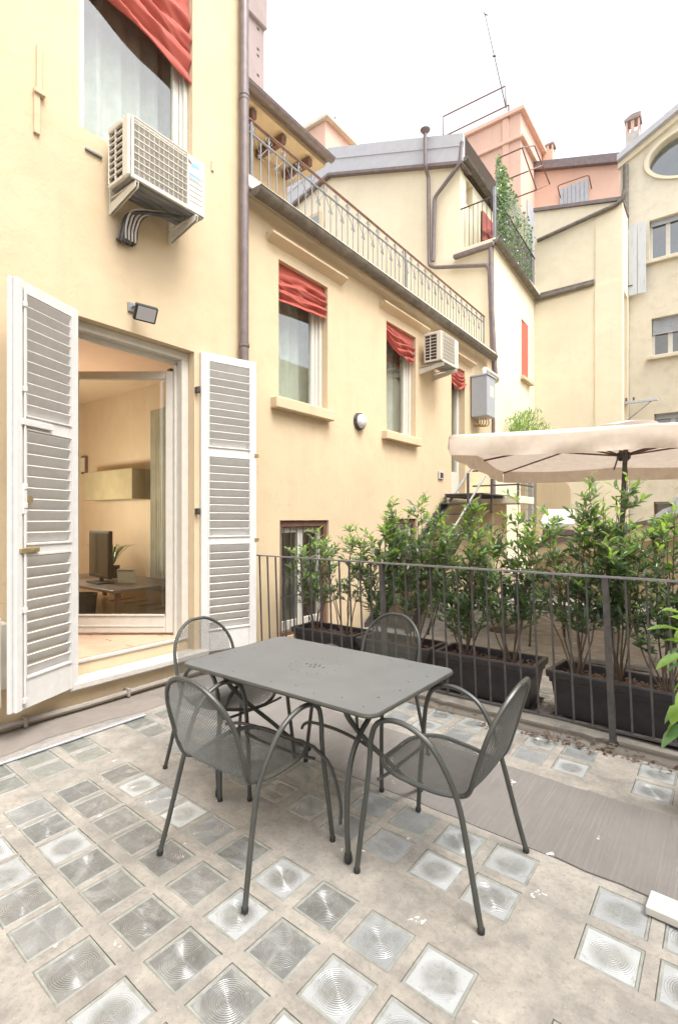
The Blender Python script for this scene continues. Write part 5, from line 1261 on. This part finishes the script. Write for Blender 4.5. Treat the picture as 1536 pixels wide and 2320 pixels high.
for x in (P2, P1, 5.25):
    mb = MB(); w = .0195
    mb.prism([Vector((x - w, FY - w, .04)), Vector((x + w, FY - w, .04)), Vector((x + w + LEAN * FH, FY - w, FH - .013)), Vector((x - w + LEAN * FH, FY - w, FH - .013))], (0, 2 * w, 0)); mb.build('post', M['iron'], fence)
    mb = MB(); mb.bbox((x - .028, FY - .028, 0), (x + .028, FY + .028, .045), .004); mb.build('post_foot', M['iron'], fence)
mb = MB(); mb.bbox((.0, FY - .02, FH - .06), (.03, FY + .02, FH + .002), .004); mb.build('wall_plate', M['iron'], fence)

# ================================================================== PLANTERS
def planter(x0, x1, yf, rz, label, seed):
    cx = (x0 + x1) / 2; L = x1 - x0; t = thing('planter', label, 'planter', (cx, yf + .19, 0), rz, 'dark plastic planter boxes behind the fence')
    h = .375; hw = L / 2; d = .19
    def rect(a, b, z): return [(-a, -b, z), (a, -b, z), (a, b, z), (-a, b, z)]
    mb = MB()
    lv = [rect(hw - .07, d - .055, .03), rect(hw - .035, d - .025, .28), rect(hw - .022, d - .014, .283), rect(hw - .02, d - .012, .315), rect(hw - .004, d, .32), rect(hw, d + .004, h - .012), rect(hw - .004, d, h), rect(hw - .035, d - .03, h), rect(hw - .038, d - .033, h - .012), rect(hw - .05, d - .045, .25)]
    vs = [p for l in lv for p in l]; fs = []
    for k in range(len(lv) - 1):
        for i in range(4): fs.append((k * 4 + i, k * 4 + (i + 1) % 4, k * 4 + 4 + (i + 1) % 4, k * 4 + 4 + i))
    fs.append((3, 2, 1, 0)); fs.append(tuple(range(len(vs) - 4, len(vs)))); mb.add(vs, fs); mb.build('tub', M['planter'], t, local=True)
    mb = MB(); lv = [rect(hw - .07, d - .05, .0), rect(hw - .03, d - .015, .03), rect(hw - .022, d - .008, .032), rect(hw - .06, d - .045, .006)]
    vs = [p for l in lv for p in l]; fs = [(3, 2, 1, 0)]
    for k in range(3):
        for i in range(4): fs.append((k * 4 + i, k * 4 + (i + 1) % 4, k * 4 + 4 + (i + 1) % 4, k * 4 + 4 + i))
    fs.append((12, 13, 14, 15)); mb.add(vs, fs); mb.build('saucer', M['planter'], t, local=True)
    mb = MB(); rr = random.Random(seed); n = 14
    g_ = [[(-hw + .052 + (2 * hw - .104) * i / n, -d + .047 + (2 * d - .094) * j / 4, .31 + rr.uniform(-.012, .012)) for i in range(n + 1)] for j in range(5)]
    for j in range(4):
        for i in range(n): mb.add([g_[j][i], g_[j][i + 1], g_[j + 1][i + 1], g_[j + 1][i]], [(0, 1, 2, 3)])
    mb.build('soil', M['soil'], t, local=True)
    mb = MB()
    for i in range(260):
        vs, f_ = leafverts(rr.uniform(.02, .055), rr.uniform(.012, .025)); m = Matrix.Translation((rr.uniform(-hw + .06, hw - .06), rr.uniform(-d + .05, d - .05), .322 + rr.uniform(0, .012))) @ Matrix.Rotation(rr.uniform(0, 6.3), 4, 'Z') @ Matrix.Rotation(rr.uniform(-.5, .5), 4, 'Y') @ Matrix.Rotation(rr.uniform(-.6, .6), 4, 'X')
        mb.add([m @ Vector(v) for v in vs], f_)
    mb.build('leaf_litter', M['dryleaf'], t, local=True, stuff=True)
    return t
planter(.40, 1.20, 4.03, 0, 'dark planter box nearest the barred window at the left end of the row', 1)
planter(1.24, 2.03, 4.03, 0, 'dark planter box half hidden behind the far right garden chair', 2)
planter(2.07, 2.93, 4.05, .01, 'dark planter box left of the fence post with a gap and saucer on its right', 3)
planter(3.02, 3.98, 4.02, -.10, 'large dark planter box behind the nearest fence post at the right', 4)

# ================================================================== SHRUBS
LM_ = {}
def leafmesh(L, W, mat, name='leaf'):
    mb = MB(); vs, fs = leafverts(L, W); mb.add(vs, fs); return mb.mesh(name, mat, smooth=True)
for kk, mt in (('leaf', M['leaf']), ('leaf_mid', M['leaf_mid']), ('leaf_young', M['leaf_young'])): LM_[kk] = leafmesh(1.0, .34, mt)
def shrub(bx_, by_, top, spread, seed, label, nst=7, low=.55, dens=1.0, leafL=.072):
    t = thing('laurel_shrub', label, 'shrub', (bx_, by_, .32), group='laurel shrubs growing in the planter boxes')
    rr = random.Random(seed); L = []   # leaves: pos, dir, size, kind
    tw = MB()
    for s_ in range(nst):
        an = 2 * PI * s_ / nst + rr.uniform(-.4, .4); H = (top - .32) * (1 if s_ == 0 else rr.uniform(.70, .98)); sp_ = 0.03 if s_ == 0 else 1.5 * spread * rr.uniform(.35, 1)
        dirx, diry = math.cos(an), math.sin(an) * .55
        b0 = Vector((bx_ + dirx * .02, by_ + diry * .02, .31)); pts = []
        for k in range(9):
            u = k / 8; pts.append(b0 + Vector((dirx * sp_ * u ** .8 + rr.uniform(-.012, .012), diry * sp_ * u ** .8 + rr.uniform(-.012, .012), H * u)))
        pts = smoothpath(pts, 2); mb = MB(); mb.tube(pts, [.0075 * (1 - .75 * i / (len(pts) - 1)) for i in range(len(pts))], 5); mb.build('stem', M['bark'], t, smooth=True)
        nside = int(H * 19 * dens)
        for k in range(nside):
            u = rr.uniform(.12 if low < .5 else .26, .97); zabs = .32 + H * u
            if zabs < low + .14 and rr.random() > .22: continue
            p = pts[min(len(pts) - 1, int(u * (len(pts) - 1)))]; a2 = rr.uniform(0, 2 * PI); l2 = rr.uniform(.08, .24) * (1.2 - .6 * u)
            d2 = Vector((math.cos(a2), math.sin(a2) * .75, rr.uniform(.35, 1.1))).normalized(); e = p + d2 * l2
            tw.tube([p, p + d2 * l2 * .5 + Vector((0, 0, .008)), e], [.0025, .002, .0012], 3, cap=False)
            n = 3 + int(l2 / .022)
            for q in range(n):
                v = (q + .6) / n; pos = p.lerp(e, v); a3 = rr.uniform(0, 2 * PI) if q < n - 1 else a2
                tip = q >= n - 3
                dd = (Vector((math.cos(a3), math.sin(a3), 0)) * (.8 if not tip else .6) + d2 * .7 + Vector((0, 0, rr.uniform(-.25, .35) + (.35 if tip else 0)))).normalized()
                hi_ = (zabs - .9) / .8
                kind = 'leaf_young' if (tip and rr.random() < .12 + .5 * max(0, hi_)) else ('leaf_mid' if rr.random() < .22 + .45 * max(0, hi_) else 'leaf')
                L.append((pos, dd, leafL * rr.uniform(.7, 1.2), kind, rr.uniform(-.7, .7)))
        # leader leaves
        p = pts[-1]
        for q in range(9):
            v = q / 9; pos = pts[-1].lerp(pts[-5], v); a3 = q * 2.4
            dd = (Vector((math.cos(a3), math.sin(a3), .9 - .5 * v))).normalized(); L.append((pos, dd, leafL * rr.uniform(.85, 1.25), 'leaf_young' if q < 6 else 'leaf_mid', rr.uniform(-.3, .3)))
    tw.build('twigs', M['bark'], t, stuff=True)
    # the leaves nearest the viewer become single objects, the rest one mass
    L.sort(key=lambda q: -(q[2] * (2.2 if q[3] == 'leaf_young' else 1) / (q[0] - EYE).length) + .03 * q[0].y)
    for (pos, dd, s_, kind, roll) in L[:220]:
        inst('leaf', LM_[kind], t, leafmat4(pos, dd, roll) @ Matrix.Scale(s_, 4))
    for kind in ('leaf', 'leaf_mid', 'leaf_young'): pass
    mb = MB(); vs0, fs0 = leafverts(1.0, .34); ix = {'leaf': 0, 'leaf_mid': 1, 'leaf_young': 2}
    for (pos, dd, s_, kind, roll) in L[220:]:
        m = leafmat4(pos, dd, roll) @ Matrix.Scale(s_, 4); mb.add([m @ Vector(v) for v in vs0], fs0, ix[kind])
    mb.build('foliage', [M['leaf'], M['leaf_mid'], M['leaf_young']], t, smooth=True, stuff=True)
    return t
shrub(.60, 4.20, 1.42, .30, 21, 'leftmost thin shrub in front of the brown barred window', 6, .5, .8)
shrub(.98, 4.22, 1.46, .24, 22, 'open shrub at the right end of the leftmost planter', 5, .55, .7)
shrub(1.42, 4.22, 1.60, .26, 23, 'shrub directly behind the far right garden chair back', 8, .5, 1.0)
shrub(1.80, 4.24, 1.76, .26, 24, 'shrub with one long leader shoot beside the middle fence post', 8, .5, 1.05)
shrub(2.28, 4.24, 1.64, .28, 25, 'bushy shrub in front of the foot of the steel stairs', 9, .45, 1.15)
shrub(2.68, 4.26, 1.76, .27, 26, 'shrub with light green tips left of the grilled window', 8, .5, 1.0)
shrub(3.20, 4.20, 1.74, .25, 27, 'shrub in the large planter under the parasol edge', 8, .55, 1.0)
shrub(3.47, 4.28, 1.90, .20, 28, 'tallest shrub reaching the parasol beside its pole', 7, .6, 1.0)
shrub(3.78, 4.16, 1.66, .26, 29, 'shrub at the right edge over the ramp coping', 8, .5, 1.05)
# small trailing plant on a bracket high by the corner
pl = thing('trailing_plant', 'feathery green plant in a wall trough just above the parasol', 'plant', (.35, 12.3, 3.3))
mb = MB(); mb.bbox((-.05, 11.7, 3.25), (.28, 13.5, 3.45), .02); mb.build('trough', M['planter'], pl)
mb = MB(); rr = random.Random(77)
for i in range(1300):
    y = rr.uniform(11.6, 13.9); h_ = .62 * (1 - abs(y - 12.6) / 1.9) + .1; u = rr.random(); p = Vector((.1 + rr.uniform(-.2, .45) * u + .1, y, 3.42 + h_ * u))
    vs, fs = leafverts(rr.uniform(.09, .17), .02); m = leafmat4(p, Vector((rr.uniform(-.4, 1), rr.uniform(-1, 1), rr.uniform(.1, 1.4))), rr.uniform(-1, 1)); mb.add([m @ Vector(v) for v in vs], fs, 1 if rr.random() < .45 else 0)
mb.build('foliage', [M['leaf_mid'], M['leaf_young']], pl, stuff=True)
# broad leaved plant at the right edge
bp = thing('broad_leaved_plant', 'broad leaved bright green plant poking in at the right edge before the fence', 'plant', (3.98, 3.0, 0))
def atF(px, py, F): r = ray(px, py); return EYE + r * F
BF = 2.55
mb = MB(); sx = atF(1640, 1500, BF); mb.tube(smoothpath([(sx.x, sx.y, .25), (sx.x + .01, sx.y, .6), (sx.x - .01, sx.y + .01, 1.15)], 4), .008, 6); mb.build('stem', M['bark'], bp, smooth=True)
mb = MB(); mb.lathe([(.10, 0), (.14, .26), (.155, .27), (.15, .30), (.12, .28)], sx.x, sx.y, 18); mb.build('pot', M['brick'], bp, smooth=True)
spec = [((1502, 1373), (1552, 1396), 1, .045), ((1512, 1388), (1556, 1410), 1, .04), ((1468, 1412), (1548, 1432), 1, .042), ((1486, 1442), (1550, 1458), 1, .03), ((1512, 1475), (1560, 1466), 0, .03), ((1482, 1505), (1556, 1482), 1, .05), ((1503, 1515), (1560, 1500), 0, .03),
        ((1516, 1562), (1566, 1530), 1, .04), ((1527, 1596), (1572, 1560), 1, .05), ((1497, 1628), (1562, 1588), 0, .045), ((1515, 1634), (1560, 1600), 1, .08), ((1497, 1656), (1558, 1615), 1, .045), ((1491, 1684), (1562, 1640), 0, .055), ((1524, 1450), (1556, 1420), 1, .04), ((1530, 1590), (1566, 1545), 0, .05)]
rr = random.Random(31)
for i, (tp, bs, br_, w) in enumerate(spec):
    F_ = BF + rr.uniform(-.12, .12); a = atF(*bs, F_ + .03); b = atF(*tp, F_); d_ = b - a; L = d_.length
    mb = MB(); vs, fs = leafverts(L, w * 1.35, .25, .35); mb.add(vs, fs); me = mb.mesh('leaf', M['leaf_big'] if br_ else M['leaf_big2'], smooth=True)
    o = inst('leaf', me, bp, leafmat4(a, d_, rr.uniform(-.5, .5) + .25)); 
    mb = MB(); s0 = Vector((sx.x, sx.y, a.z - .04)); mb.tube([s0, a], .003, 4); mb.build('petiole', M['leaf_big2'], bp)

# ================================================================== PARASOL
par = thing('parasol', 'large square beige parasol with dark ribs open beyond the fence', 'parasol', (3.12, 6.25, 0))
ZC = 2.33
c00 = onz(1018, 986, ZC); c01 = onz(1140, 1068, ZC); e = (c01 - c00); eu = e.normalized(); fu = Vector((-eu.y, eu.x, 0)) * -1 if False else Vector((eu.y, -eu.x, 0)); 
if fu.x < 0: fu = -fu
PW = 3.3
def pc_(u, v):  # u along near edge 0..1, v depth 0..1
    p = c00 + fu * (PW * u) + e * v
    m = max(abs(2 * u - 1), abs(2 * v - 1)); ridge = 1 - m
    diag = abs(abs(2 * u - 1) - abs(2 * v - 1))
    z = ZC + .33 * ridge - .035 * math.sin(PI * min(1, diag * 1.0)) * m - .05 * u * (1 - v)
    return Vector((p.x, p.y, z))
n = 32; mb = MB()
for j in range(n):
    for i in range(n):
        if abs((i + .5) / n - .5) < .05 and abs((j + .5) / n - .5) < .05: continue
        mb.add([pc_(i / n, j / n), pc_((i + 1) / n, j / n), pc_((i + 1) / n, (j + 1) / n), pc_(i / n, (j + 1) / n)], [(0, 1, 2, 3)])
o = mb.build('canopy', M['beige'], par, smooth=True)
rr = random.Random(5); mb = MB()
edges = [[(i / 60, 0) for i in range(61)], [(1, i / 60) for i in range(61)], [(1 - i / 60, 1) for i in range(61)], [(0, 1 - i / 60) for i in range(61)]]
for ei, ed in enumerate(edges):
    prev = None
    for k, (u, v) in enumerate(ed):
        p = pc_(u, v); nrm = [-eu, fu, eu, -fu][ei]
        t = k / 60; col = [p, p + nrm * (.010 + .004 * math.sin(t * 19 + ei)) + Vector((0, 0, -.06)), p + nrm * (.008 + .010 * math.sin(t * 27 + 2 * ei)) + Vector((0, 0, -.125)), p + nrm * (.004 + .016 * math.sin(t * 33 + ei)) + Vector((0, 0, -.185 - .006 * math.cos(t * 2 * PI * 2)))]
        if prev:
            for r_ in range(3): mb.add([prev[r_], prev[r_ + 1], col[r_ + 1], col[r_]], [(0, 1, 2, 3)])
        prev = col
mb.build('valance', M['beige'], par, smooth=True)
mb = MB(); ctr = pc_(.5, .5)
for i in range(4):
    a0 = i * PI / 2
    for k in range(8):
        a, b = a0 + PI / 2 * k / 8, a0 + PI / 2 * (k + 1) / 8
        R_ = lambda q, r: Vector((ctr.x + math.cos(q) * r, ctr.y + math.sin(q) * r * .9, 0))
        z_ = lambda q: ZC + .33 + .025 * abs(math.sin((q - a0) * 2 + .3))
        A_, B_ = R_(a, .34), R_(b, .34); A_.z, B_.z = z_(a) - .04, z_(b) - .04; T = Vector((ctr.x, ctr.y, ZC + .37)); mb.add([A_, B_, T], [(0, 1, 2)])
mb.build('vent_cap', M['beige'], par, smooth=True)
for k, (u, v) in enumerate(((0, 0), (1, 0), (1, 1), (0, 1), (.5, 0), (1, .5), (.5, 1), (0, .5))):
    top = Vector((ctr.x, ctr.y, ZC + .27)); q = pc_(u, v) + Vector((0, 0, -.03)); mb = MB(); m_ = top.lerp(q, .5) + Vector((0, 0, -.01)); mb.tube([top, m_, q], .012, 6); rb2 = mb.build('rib', M['brownwood'], par)
    hub = Vector((ctr.x - .05, ctr.y, 2.28)); mb = MB(); mb.tube([hub, top.lerp(q, .42) + Vector((0, 0, -.02))], .011, 6); mb.build('strut', M['brownwood'], rb2)
base = Vector((3.16, 6.2, 0)); topp = Vector((ctr.x, ctr.y, ZC + .30))
mb = MB(); mb.tube([base, base.lerp(topp, .5), topp], .027, 12); mb.build('pole', M['iron'], par, smooth=True)
mb = MB(); mb.lathe([(.05, 2.22), (.075, 2.25), (.075, 2.31), (.04, 2.34)], ctr.x - .03, ctr.y, 12); mb.build('hub', M['iron'], par)
mb = MB(); cpt = base.lerp(topp, .68); mb.tube([cpt, cpt + Vector((-.07, -.02, 0)), cpt + Vector((-.07, -.02, -.12)), cpt + Vector((-.13, -.04, -.12))], .009, 6); mb.build('crank', M['iron'], par)
mb = MB(); mb.bbox((base.x - .35, base.y - .35, .0), (base.x + .35, base.y + .35, .07), .015); mb.lathe([(.06, .07), (.05, .35)], base.x, base.y, 12); mb.build('base', M['concrete'], par)

# ================================================================== GARDEN TABLE
tb = thing('garden_table', 'rectangular gunmetal metal table with perforated top and crossed curved legs', 'table', (2.36, 2.08, 0))
TX0, TX1, TY0, TY1, TZ = 1.73, 2.99, 1.68, 2.48, .745
def rrect(x0, x1, y0, y1, r, z, n=6):
    out = []
    for (cx, cy, a0) in ((x1 - r, y1 - r, 0), (x0 + r, y1 - r, 90), (x0 + r, y0 + r, 180), (x1 - r, y0 + r, 270)):
        for k in range(n + 1): a = R(a0 + 90 * k / n); out.append(Vector((cx + r * math.cos(a), cy + r * math.sin(a), z)))
    return out
holes = []
def hole(x, y, r=.0045): holes.append([Vector((x + r * math.cos(2 * PI * k / 8), y + r * math.sin(2 * PI * k / 8), TZ)) for k in range(8)])
cx, cy = (TX0 + TX1) / 2, (TY0 + TY1) / 2
hole(cx, cy, .0075)
for k in range(6): hole(cx + .028 * math.cos(k * PI / 3), cy + .028 * math.sin(k * PI / 3), .0075)
for k in (0, 3): hole(cx + .056 * math.cos(k * PI / 3), cy, .008)
for k in range(16): hole(cx + .135 * math.cos(2 * PI * k / 16), cy + .135 * math.sin(2 * PI * k / 16), .0038)
for i in range(9):
    for j, y in enumerate((TY0 + .07, TY1 - .07)): hole(TX0 + .09 + i * (TX1 - TX0 - .18) / 8, y + (.03 if i % 2 else 0) * (1 if j == 0 else -1), .0036)
for i in range(1, 5):
    for j, x in enumerate((TX0 + .07, TX1 - .07)): hole(x + (.03 if i % 2 else 0) * (1 if j == 0 else -1), TY0 + .07 + i * (TY1 - TY0 - .14) / 5, .0052)
o = poly_with_holes(rrect(TX0 + .006, TX1 - .006, TY0 + .006, TY1 - .006, .055, TZ), holes, 'table_top', M['top'], tb, (0, 0, -.003))
mb = MB(); rim = rrect(TX0 + .009, TX1 - .009, TY0 + .009, TY1 - .009, .055, TZ - .0105, 8); mb.tube(rim, .0105, 8, closed=True); mb.build('rim', M['gun'], tb, smooth=True)
mb = MB(); mb.bbox((TX0 + .12, TY0 + .10, TZ - .035), (TX1 - .12, TY0 + .125, TZ - .0035), .002); mb.bbox((TX0 + .12, TY1 - .125, TZ - .035), (TX1 - .12, TY1 - .10, TZ - .0035), .002); mb.bbox((2.74, TY0 + .126, TZ - .03), (2.77, TY1 - .126, TZ - .0035), .002); mb.bbox((1.89, TY0 + .126, TZ - .03), (1.92, TY1 - .126, TZ - .0035), .002); mb.build('underframe', M['gun'], tb)
for xo in (2.77, 1.89):
    sgn = 1 if xo > 2.3 else -1
    mb = MB(); mb.tube(smoothpath([(xo, 1.82, .03), (xo, 1.81, .22), (xo, 1.825, .39), (xo, 1.88, .51), (xo, 2.0, .60), (xo, 2.2, .68), (xo, 2.34, .728)], 5), .0125, 10); lg = mb.build('leg', M['gun'], tb, smooth=True)
    mb = MB(); mb.lathe([(.010, .0), (.017, .008), (.019, .025), (.016, .045), (.012, .055)], xo, 1.82, 12); mb.build('foot', M['black'], lg, smooth=True)
    x2 = xo - .028 * sgn
    mb = MB(); mb.tube(smoothpath([(x2, 2.53, .035), (x2, 2.40, .12), (x2, 2.2, .30), (x2, 2.03, .45), (x2, 1.90, .58), (x2, 1.84, .66), (x2, 1.83, .73)], 5), .0125, 10); lg = mb.build('leg', M['gun'], tb, smooth=True)
    mb = MB(); mb.lathe([(.010, .0), (.017, .008), (.019, .025), (.016, .045), (.012, .055)], x2, 2.54, 12); mb.build('foot', M['black'], lg, smooth=True)
br1 = [ony(px, py, 1.84) for px, py in ((771, 1866), (771, 1818), (749, 1738), (716, 1698), (690, 1684))]
mb = MB(); mb.tube(smoothpath(br1 + [Vector((2.1, 1.84, br1[-1].z - .005)), Vector((1.92, 1.85, .40))], 5), .0085, 8); mb.build('brace', M['gun'], tb, smooth=True)
br2 = [ony(px, py, 2.1) for px, py in ((855, 1703), (810, 1676), (760, 1652), (709, 1637), (690, 1640), (684, 1650))]
mb = MB(); mb.tube(smoothpath(br2, 5), .0085, 8); mb.build('brace', M['gun'], tb, smooth=True)

# ================================================================== GARDEN CHAIRS
def chair_sheet():
    prof = smoothpath([(.255, .435), (.23, .45), (.16, .452), (.05, .442), (-.06, .432), (-.135, .430), (-.185, .445), (-.212, .485), (-.235, .56), (-.262, .66), (-.292, .76), (-.325, .872)], 6) if False else None
    ctl = [(.262, .432), (.235, .449), (.16, .452), (.05, .443), (-.06, .433), (-.13, .431), (-.18, .444), (-.208, .484), (-.232, .56), (-.262, .66), (-.292, .76), (-.326, .872)]
    pts = smoothpath([(a, 0, b) for a, b in ctl], 8)
    cum = [0]
    for i in range(1, len(pts)): cum.append(cum[-1] + (pts[i] - pts[i - 1]).length)
    return pts, cum
CP, CC = chair_sheet(); ST = CC[-1]
def cs(s):
    s = max(0, min(ST, s)); 
    lo_, hi2 = 0, len(CC) - 1
    while hi2 - lo_ > 1:
        m_ = (lo_ + hi2) // 2
        if CC[m_] <= s: lo_ = m_
        else: hi2 = m_
    t = (s - CC[lo_]) / max(1e-9, CC[hi2] - CC[lo_]); return CP[lo_].lerp(CP[hi2], t)
def hw(s):
    fr_, bk = .20, .235
    if s < fr_: w = .235 * math.sqrt(max(0, 1 - ((fr_ - s) / fr_) ** 2.2))
    elif s > ST - bk: w = .222 * math.sqrt(max(0, 1 - ((s - (ST - bk)) / bk) ** 2.0))
    else:
        t = (s - fr_) / (ST - bk - fr_); w = .235 - .013 * t - .028 * math.exp(-((s - .43) / .07) ** 2)
    return w
def sp3(s, y):
    p = cs(s); bow = 0
    k = max(0, min(1, (s - .42) / .15)); sag = -.010 * (1 - (y / .235) ** 2) * (1 - k)   # seat slightly dished
    curve = -.022 * (1 - (y / .235) ** 2) * k
    return Vector((p.x + curve, y, p.z + sag))
def make_chair(label):
    t = thing('garden_chair', label, 'chair', (0, 0, 0), 0, 'gunmetal mesh garden chairs round the table')
    loop = []
    N_ = 44
    for i in range(N_ + 1):
        s = .004 + (ST - .008) * (.5 - .5 * math.cos(PI * i / N_)); loop.append(sp3(s, hw(s)) if True else None)
    right = [Vector((p.x, -p.y, p.z)) for p in loop[::-1]]
    mb = MB(); mb.tube(smoothpath(loop + right[1:-1], 2, closed=True), .0105, 8, closed=True); mb.build('frame', M['gun'], t, smooth=True, local=True)
    for s_ in (1, -1):
        path = [(.275, .285, .012), (.258, .272, .20), (.240, .262, .36), (.228, .258, .48), (.218, .262, .58), (.188, .268, .655), (.12, .272, .690), (.03, .272, .684), (-.06, .268, .635), (-.125, .258, .54), (-.170, .247, .43), (-.20, .252, .32), (-.238, .266, .16), (-.275, .282, .012)]
        mb = MB(); mb.tube(smoothpath([(a, b * s_, c) for a, b, c in path], 5), .0115, 9); lg = mb.build('arm_and_legs', M['gun'], t, smooth=True, local=True)
        for a in (0, -1): q = path[a]; mb = MB(); mb.lathe([(.011, .0), (.0145, .003), (.0145, .018), (.0122, .022)], q[0], q[1] * s_, 10); mb.build('foot', M['black'], lg, local=True)
    mb = MB(); mb.tube(smoothpath([(.20, -.235, .405), (.20, -.12, .395), (.20, .12, .395), (.20, .235, .405)], 4), .008, 6); mb.build('stretcher', M['gun'], t, smooth=True, local=True)
    # woven metal mesh, one sheet for the seat and one for the back
    def meshpart(name, sa, sb):
        mb = MB(); pitch = .0124; w_, th_ = .00105, .0008
        c = sa - .26
        while c < sb + .26:
            for fam in (1, -1):
                run = []; y = -.24
                while y <= .2401:
                    s = c + fam * y
                    if sa <= s <= sb and abs(y) <= hw(s) - .004: run.append(sp3(s, y))
                    elif run:
                        strand(mb, run, w_, th_); run = []
                    y += .02
                if run: strand(mb, run, w_, th_)
            c += pitch
        mb.build(name, M['gun'], t, local=True, stuff=True)
    def strand(mb, pts, w_, th_):
        if len(pts) < 2: return
        vs = []
        for i, p in enumerate(pts):
            d = (pts[min(i + 1, len(pts) - 1)] - pts[max(i - 1, 0)]).normalized(); q = cs_norm(p); b = d.cross(q).normalized()
            vs += [p + b * w_ + q * th_, p - b * w_ + q * th_, p - b * w_ - q * th_, p + b * w_ - q * th_]
        fs = []
        for i in range(len(pts) - 1):
            for k in range(4): fs.append((i * 4 + k, i * 4 + (k + 1) % 4, i * 4 + 4 + (k + 1) % 4, i * 4 + 4 + k))
        mb.add(vs, fs)
    def cs_norm(p):
        return Vector((0, 0, 1)) if p.x > -.15 else (Vector((.7, 0, .7)) if p.z < .47 else Vector((.96, 0, .28)))
    meshpart('seat', .004, .455); meshpart('backrest', .46, ST - .004)
    return t
ch0 = make_chair('garden chair at the near left with its back to the viewer side, nearest the left wall in front')
ch0.location = (2.335, 1.625, 0); ch0.rotation_euler = (0, 0, R(90)); ch0['label'] = 'near left garden chair, facing away toward the long side of the table'
dup(ch0, (3.105, 2.085, 0), R(181), 'right hand garden chair at the near short end of the table')
dup(ch0, (1.665, 2.10, 0), R(-3), 'garden chair at the far left end of the table in front of the shutter')
dup(ch0, (2.29, 2.69, 0), R(-91), 'garden chair behind the table with its back against the fence planters')
# furniture seen through the shrubs beyond the fence
dup(ch0, (2.35, 6.6, 0), R(-60), 'mesh chair beyond the shrubs near the parasol pole', 'mesh chairs beyond the fence')
dup(ch0, (1.15, 6.4, 0), R(20), 'mesh chair beyond the shrubs in front of the yellow wing', 'mesh chairs beyond the fence')
rt2 = thing('round_table', 'small pale round table beyond the shrubs', 'table', (1.7, 6.9, 0))
mb = MB(); mb.lathe([(.38, .715), (.40, .72), (.40, .735), (.38, .74)], 1.7, 6.9, 28); mb.build('table_top', M['ivory'], rt2)
mb = MB(); mb.lathe([(.22, .0), (.2, .02), (.03, .05), (.025, .714)], 1.7, 6.9, 16); mb.build('pedestal', M['iron'], rt2, smooth=True)

# ================================================================== SMALL THINGS ON THE FLOOR
mb = MB(); WB = Matrix.Translation((3.86, 2.33, 0)) @ Matrix.Rotation(R(-4), 4, 'Z'); mb.bbox((0, -.06, .006), (.42, .055, .038), .003, mat=WB); tag(mb.build('white_brick', M['stone_lid']), 'white painted brick lying on the terrace at the right edge', 'brick')
rr = random.Random(44); k = 0
for i in range(150):
    x = min(4.4, max(2.3, rr.gauss(3.25, .38))) if i < 165 else rr.uniform(.6, 4.3); y = FY - .085 - abs(rr.gauss(0, .035)) + (.04 if i % 3 == 0 else 0) if i < 180 else FY - rr.uniform(.1, .4)
    mb = MB(); vs, fs = leafverts(rr.uniform(.018, .042), rr.uniform(.010, .022), .4, .5); m = Matrix.Translation((x, y, (.034 if y > FY - .08 else .008) + rr.uniform(0, .012))) @ Matrix.Rotation(rr.uniform(0, 6.3), 4, 'Z') @ Matrix.Rotation(rr.uniform(-.3, .2), 4, 'Y'); mb.add([m @ Vector(v) for v in vs], fs)
    if k == 0: litter = MB(); k = 1
    litter.add([m @ Vector(v) for v in vs], fs)
o = litter.build('fallen_leaves', M['dryleaf']); tag(o, 'dry brown leaves drifted along the kerb under the fence', 'leaves'); o['kind'] = 'stuff'
